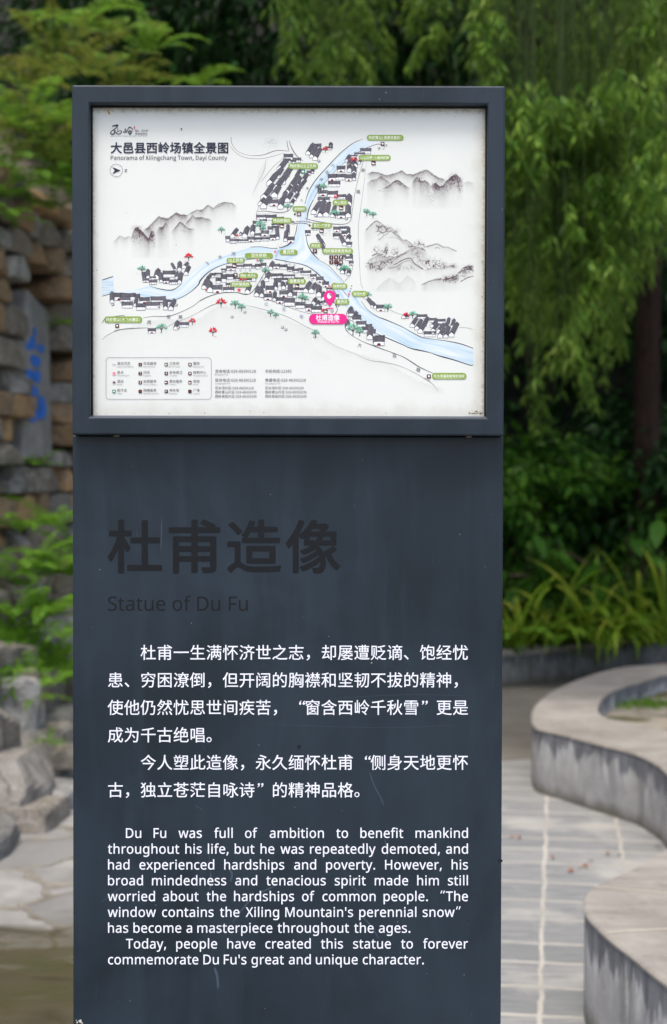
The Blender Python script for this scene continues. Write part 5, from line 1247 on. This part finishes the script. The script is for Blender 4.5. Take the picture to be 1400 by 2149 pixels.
# ---- background trees and shrubs
def crown(center, rad, nclump, per, L, W, seed, flatten=.8, droop=.2, clr=.32):
    r = np.random.default_rng(seed); u = r.normal(size=(nclump, 3)); u /= np.linalg.norm(u, axis=1)[:, None]
    rr = rad*(.45+.6*r.random(nclump)**.6); cc = u*rr[:, None]*np.array([1, 1, flatten])
    C = np.repeat(cc, per, 0)+r.normal(size=(nclump*per, 3))*rad*clr*.5*np.array([1, 1, .7])
    D = C-np.repeat(cc*.6, per, 0)+r.normal(size=C.shape)*rad*.25-np.array([0, 0, rad*.25])
    V, F = leafset(C+center, D, L*r.uniform(.7, 1.3, len(C)), W*r.uniform(.8, 1.2, len(C)), droop, up=np.array([0, 0, 1.]))
    return V, F
def tree(name, base, top, rad, label, cat, mat, seed, L=.16, W=.06, n=120, per=34, group='trees and shrubs behind the sign', bark=BARK, flatten=.9):
    base = np.array(base, float); top = np.array(top, float)
    t = empty(name, tuple(base), label, cat, group); m = MB(); r = np.random.default_rng(seed)
    tr = np.array([base, base*.6+top*.4+np.array([.12, .05, 0]), base*.2+top*.8, top]); m.tube(catmull(tr, 5), np.linspace(.05+.04*rad, .03, 16), 8)
    for _ in range(9):
        a = base*.35+top*.65+(top-base)*r.uniform(-.2, .3); e = top+r.normal(size=3)*rad*.55; m.tube(catmull([a, (a+e)/2+np.array([0, 0, .1]), e], 4), np.linspace(.03, .008, 9), 6)
    m.obj('trunk', bark, t, smooth=True)
    V, F = crown(top, rad, n, per, L, W, seed, flatten); mobj('crown', V, F, mat, t)
    return t
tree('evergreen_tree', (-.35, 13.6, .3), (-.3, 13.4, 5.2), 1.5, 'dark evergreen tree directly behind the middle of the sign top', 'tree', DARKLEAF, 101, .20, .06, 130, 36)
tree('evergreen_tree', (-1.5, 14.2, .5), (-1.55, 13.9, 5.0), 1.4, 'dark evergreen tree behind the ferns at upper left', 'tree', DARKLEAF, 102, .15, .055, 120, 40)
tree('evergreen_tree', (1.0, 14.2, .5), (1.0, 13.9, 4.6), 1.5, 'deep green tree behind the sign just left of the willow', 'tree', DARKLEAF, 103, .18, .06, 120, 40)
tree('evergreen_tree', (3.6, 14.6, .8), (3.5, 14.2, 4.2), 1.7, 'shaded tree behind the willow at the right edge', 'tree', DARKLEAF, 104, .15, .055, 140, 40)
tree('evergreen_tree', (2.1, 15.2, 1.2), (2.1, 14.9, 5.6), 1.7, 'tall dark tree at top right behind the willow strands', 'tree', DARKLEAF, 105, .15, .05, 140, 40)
tree('shrub', (1.6, 13.2, .3), (1.62, 13.1, 1.25), .72, 'dim green bushy shrub under the willow next to the sign', 'shrub', MIDLEAF, 111, .12, .05, 70, 40)
tree('shrub', (2.5, 13.6, .4), (2.5, 13.4, 1.35), .85, 'wide dark shrub around the willow trunk foot', 'shrub', DARKLEAF, 112, .13, .055, 80, 40)
tree('shrub', (3.4, 13.2, .3), (3.3, 13.1, 1.2), .75, 'dark green shrub at the right edge above the strappy plants', 'shrub', MIDLEAF, 113, .13, .055, 70, 40)
tree('shrub', (.5, 13.3, .3), (.5, 13.2, 1.3), .8, 'dark shrub hidden mostly behind the sign', 'shrub', DARKLEAF, 114, .12, .05, 70, 40)
tree('shrub', (1.75, 12.35, .27), (1.75, 12.35, .62), .36, 'mid green low bush on the planter beside the sign', 'shrub', MIDLEAF, 115, .085, .035, 50, 40, flatten=.7)
tree('shrub', (2.45, 12.45, .27), (2.45, 12.45, .66), .4, 'mid green low bush on the planter at far right', 'shrub', MIDLEAF, 116, .085, .035, 50, 40, flatten=.7)
# plants with large soft leaves
def bigleaf(px, py, Y, n_, h, L, label, mat, seed):
    b = atY(px, py, Y); b[2] = .27; r = np.random.default_rng(seed); t = empty('broadleaf_plant', tuple(b), label, 'plant', 'large leaved plants'); m = MB(); pr = []
    for _ in range(n_):
        a = r.uniform(0, 6.28); hh = h*r.uniform(.5, 1.05); e = b+np.array([math.cos(a)*hh*.35, math.sin(a)*hh*.35, hh]); Q = catmull([b, b*.5+e*.5+np.array([0, 0, hh*.12]), e], 4)
        m.tube(Q, np.linspace(.008, .004, len(Q)), 5)
        k = 7; tt = np.linspace(0, 1, k); D = np.array([math.cos(a), math.sin(a), -.55+r.normal()*.2]); S_ = np.array([-math.sin(a), math.cos(a), r.normal()*.2]); l = L*r.uniform(.7, 1.2); w = l*.24*np.sin(np.pi*np.clip(tt*.92+.06, 0, 1))
        C = e+np.outer(tt, D)*l-np.outer(tt**2, [0, 0, .3*l]); up = np.array([0, 0, .25])*w[:, None]
        V = np.vstack([C+S_*w[:, None]+up, C, C-S_*w[:, None]+up]); F = [[i, i+1, k+i+1, k+i] for i in range(k-1)]+[[k+i, k+i+1, 2*k+i+1, 2*k+i] for i in range(k-1)]
        pr.append((V, np.array(F)))
    m.obj('stems', BARK, t, smooth=True); V, F = merge(pr); mobj('leaves', V, F, mat, t, smooth=True)
for q in ((1110, 1200, 12.9, 12, 1.1, .20, 'large leaved plant with yellowing leaves beside the sign', MIDLEAF, 1), (1205, 1230, 12.9, 14, 1.0, .22, 'tall large leaved plant under the lowest willow strands', MIDLEAF, 2), (1310, 1240, 12.2, 14, .85, .26, 'rounded large leaved plant in shade at right', MIDLEAF, 3), (1390, 1240, 12.4, 12, .95, .28, 'large leaved plant at the right picture edge', MIDLEAF, 4), (1085, 1240, 12.4, 12, .9, .26, 'dark large leaved plant touching the sign edge', MIDLEAF, 5)): bigleaf(*q)
# strap leaved clumps spilling over the planter
def strap_geo(n_, h, seed):
    r = np.random.default_rng(seed); pr = []
    for _ in range(n_):
        a = r.uniform(0, 6.28); l = h*r.uniform(.35, 1.3); el = R(r.uniform(38, 88)); bend = R(r.uniform(40, 165)); k = 10; t = np.linspace(0, 1, k)
        ang = el-bend*t**1.7; hx = np.cumsum(np.cos(ang))*l/k; hz = np.cumsum(np.sin(ang))*l/k
        P = np.stack([np.cos(a)*hx, np.sin(a)*hx, hz], -1)+np.array([r.normal()*.05, r.normal()*.03, 0]); S_ = np.array([-math.sin(a), math.cos(a), .15]); w = .0165*r.uniform(.7, 1.3)*np.clip((1-t)*3, .05, 1)
        V = np.vstack([P+S_*w[:, None], P-S_*w[:, None]]); pr.append((V, np.array([[i, i+1, k+i+1, k+i] for i in range(k-1)])))
    return merge(pr)
SM = []
for i in range(3):
    V, F = strap_geo(30, .85, 70+i); me = bpy.data.meshes.new('strap_plant'); me.from_pydata(V.tolist(), [], F.tolist()); me.materials.append(STRAP); SM.append(me)
for k, (px, py, Y, s, lab) in enumerate(((1085, 1345, 11.75, .85, 'strappy leaved clump nearest the sign with a blade hanging over the planter wall'), (1165, 1335, 11.95, .9, 'strappy leaved clump in the middle left of the planter'), (1240, 1330, 12.0, 1.1, 'tallest yellow green strappy clump under the willow'), (1275, 1325, 11.9, .75, 'short strappy clump just above the seat wall end'), (1345, 1322, 12.0, .9, 'strappy leaved clump behind the farther seat wall'), (1395, 1320, 11.9, 1.0, 'strappy leaved clump at the right picture edge'), (1120, 1330, 12.3, .9, 'darker strappy clump behind the one nearest the sign'))):
    o = bpy.data.objects.new('strap_plant', SM[k % 3]); COL.objects.link(o); p = atY(px, py, Y); o.location = (p[0], p[1], HP-.02); o.scale = (s, s, s); o.rotation_euler = (0, 0, rs.uniform(0, 6.28)); tag(o, lab, 'plant', 'strappy plants along the planter')
# ground cover and grass
def cover(name, pts, L, W, mat, up=.9):
    n_ = len(pts); D = rs.normal(size=(n_, 3))*.7+np.array([0, -.25, up]); V, F = leafset(pts, D, L*rs.uniform(.6, 1.3, n_), W, .2); return tag(mobj(name, V, F, mat), kind='stuff')
q = rs.uniform(0, 1, 5200); i = (q*78).astype(int); pts = np.column_stack([inn[i]+rs.normal(size=(5200, 2))*np.array([.05, .0])+np.column_stack([rs.uniform(-.05, .05, 5200), rs.uniform(-.36, .9, 5200)]), HP+rs.uniform(-.05, .2, 5200)])
cover('ground_cover', pts, .075, .022, MIDLEAF)
p0 = atZ(1340, 1481, .215); pts = np.column_stack([p0[0]+rs.normal(size=420)*.16, p0[1]+rs.normal(size=420)*.10, np.full(420, .213)]); cover('grass', pts, .055, .008, FERN_G, 1.2)
t = rs.uniform(.36, 1, 12000); Yq = rs.uniform(6.9, 11, 12000); k_ = vnoise(t*6+3, Yq*4, 19, 3) > .50-.13*t; t, Yq = t[k_], Yq[k_]; P = bank(t, Yq); cover('bank_undergrowth', P+np.array([.03, 0, .16])+rs.uniform(0, .06, (len(t), 1))*np.array([.5, 0, 1]), .065, .024, FERN_G, .6)
q = 26000; hx_ = rs.uniform(-9, 12, q); hy_ = 13.5+rs.exponential(2.2, q); P = hill(hx_, hy_); k_ = (vnoise(hx_*.9+30, P[:, 2]*.9+9, 61, 3) > .40) & (P[:, 2] < 11)
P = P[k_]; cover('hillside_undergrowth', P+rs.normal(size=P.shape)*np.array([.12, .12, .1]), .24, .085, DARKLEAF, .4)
q = 9000; P = upper(rs.uniform(.002, .5, q)**1.2, rs.uniform(2.5, 8.4, q)); k_ = vnoise(P[:, 1]*1.2+9, P[:, 2]*1.2+4, 63, 3) > .42; P = P[k_]; cover('upper_bank_undergrowth', P+np.array([0, 0, .03]), .16, .05, MIDLEAF, .6)
# the shade trees' fallen leaves
LEAF = flat('dry_orange_leaf', (.22, .10, .05, 1), .7)
m = MB()
for px, py in ((1381, 1776), (1228, 1817), (1216, 1820), (1198, 1827), (1240, 1808), (1160, 1798), (1075, 1757), (1120, 1449), (1062, 1452), (1390, 1392.5), (1330, 1398), (1090, 1757), (1300, 1795), (1275, 1790)):
    zl = .012 if py > 1460 or px < 1125 else HS+.008
    c = atZ(px, py, zl); a = rs.uniform(0, 6.28); l = rs.uniform(.012, .026); d = np.array([math.cos(a), math.sin(a), 0]); s_ = np.array([-d[1], d[0], 0])*.4
    m.add([c-d*l, c+s_*l+np.array([0, 0, .008]), c+d*l+np.array([0, 0, .004]), c-s_*l], [[0, 1, 2, 3]])
tag(m.obj('fallen_leaves', LEAF), kind='stuff')
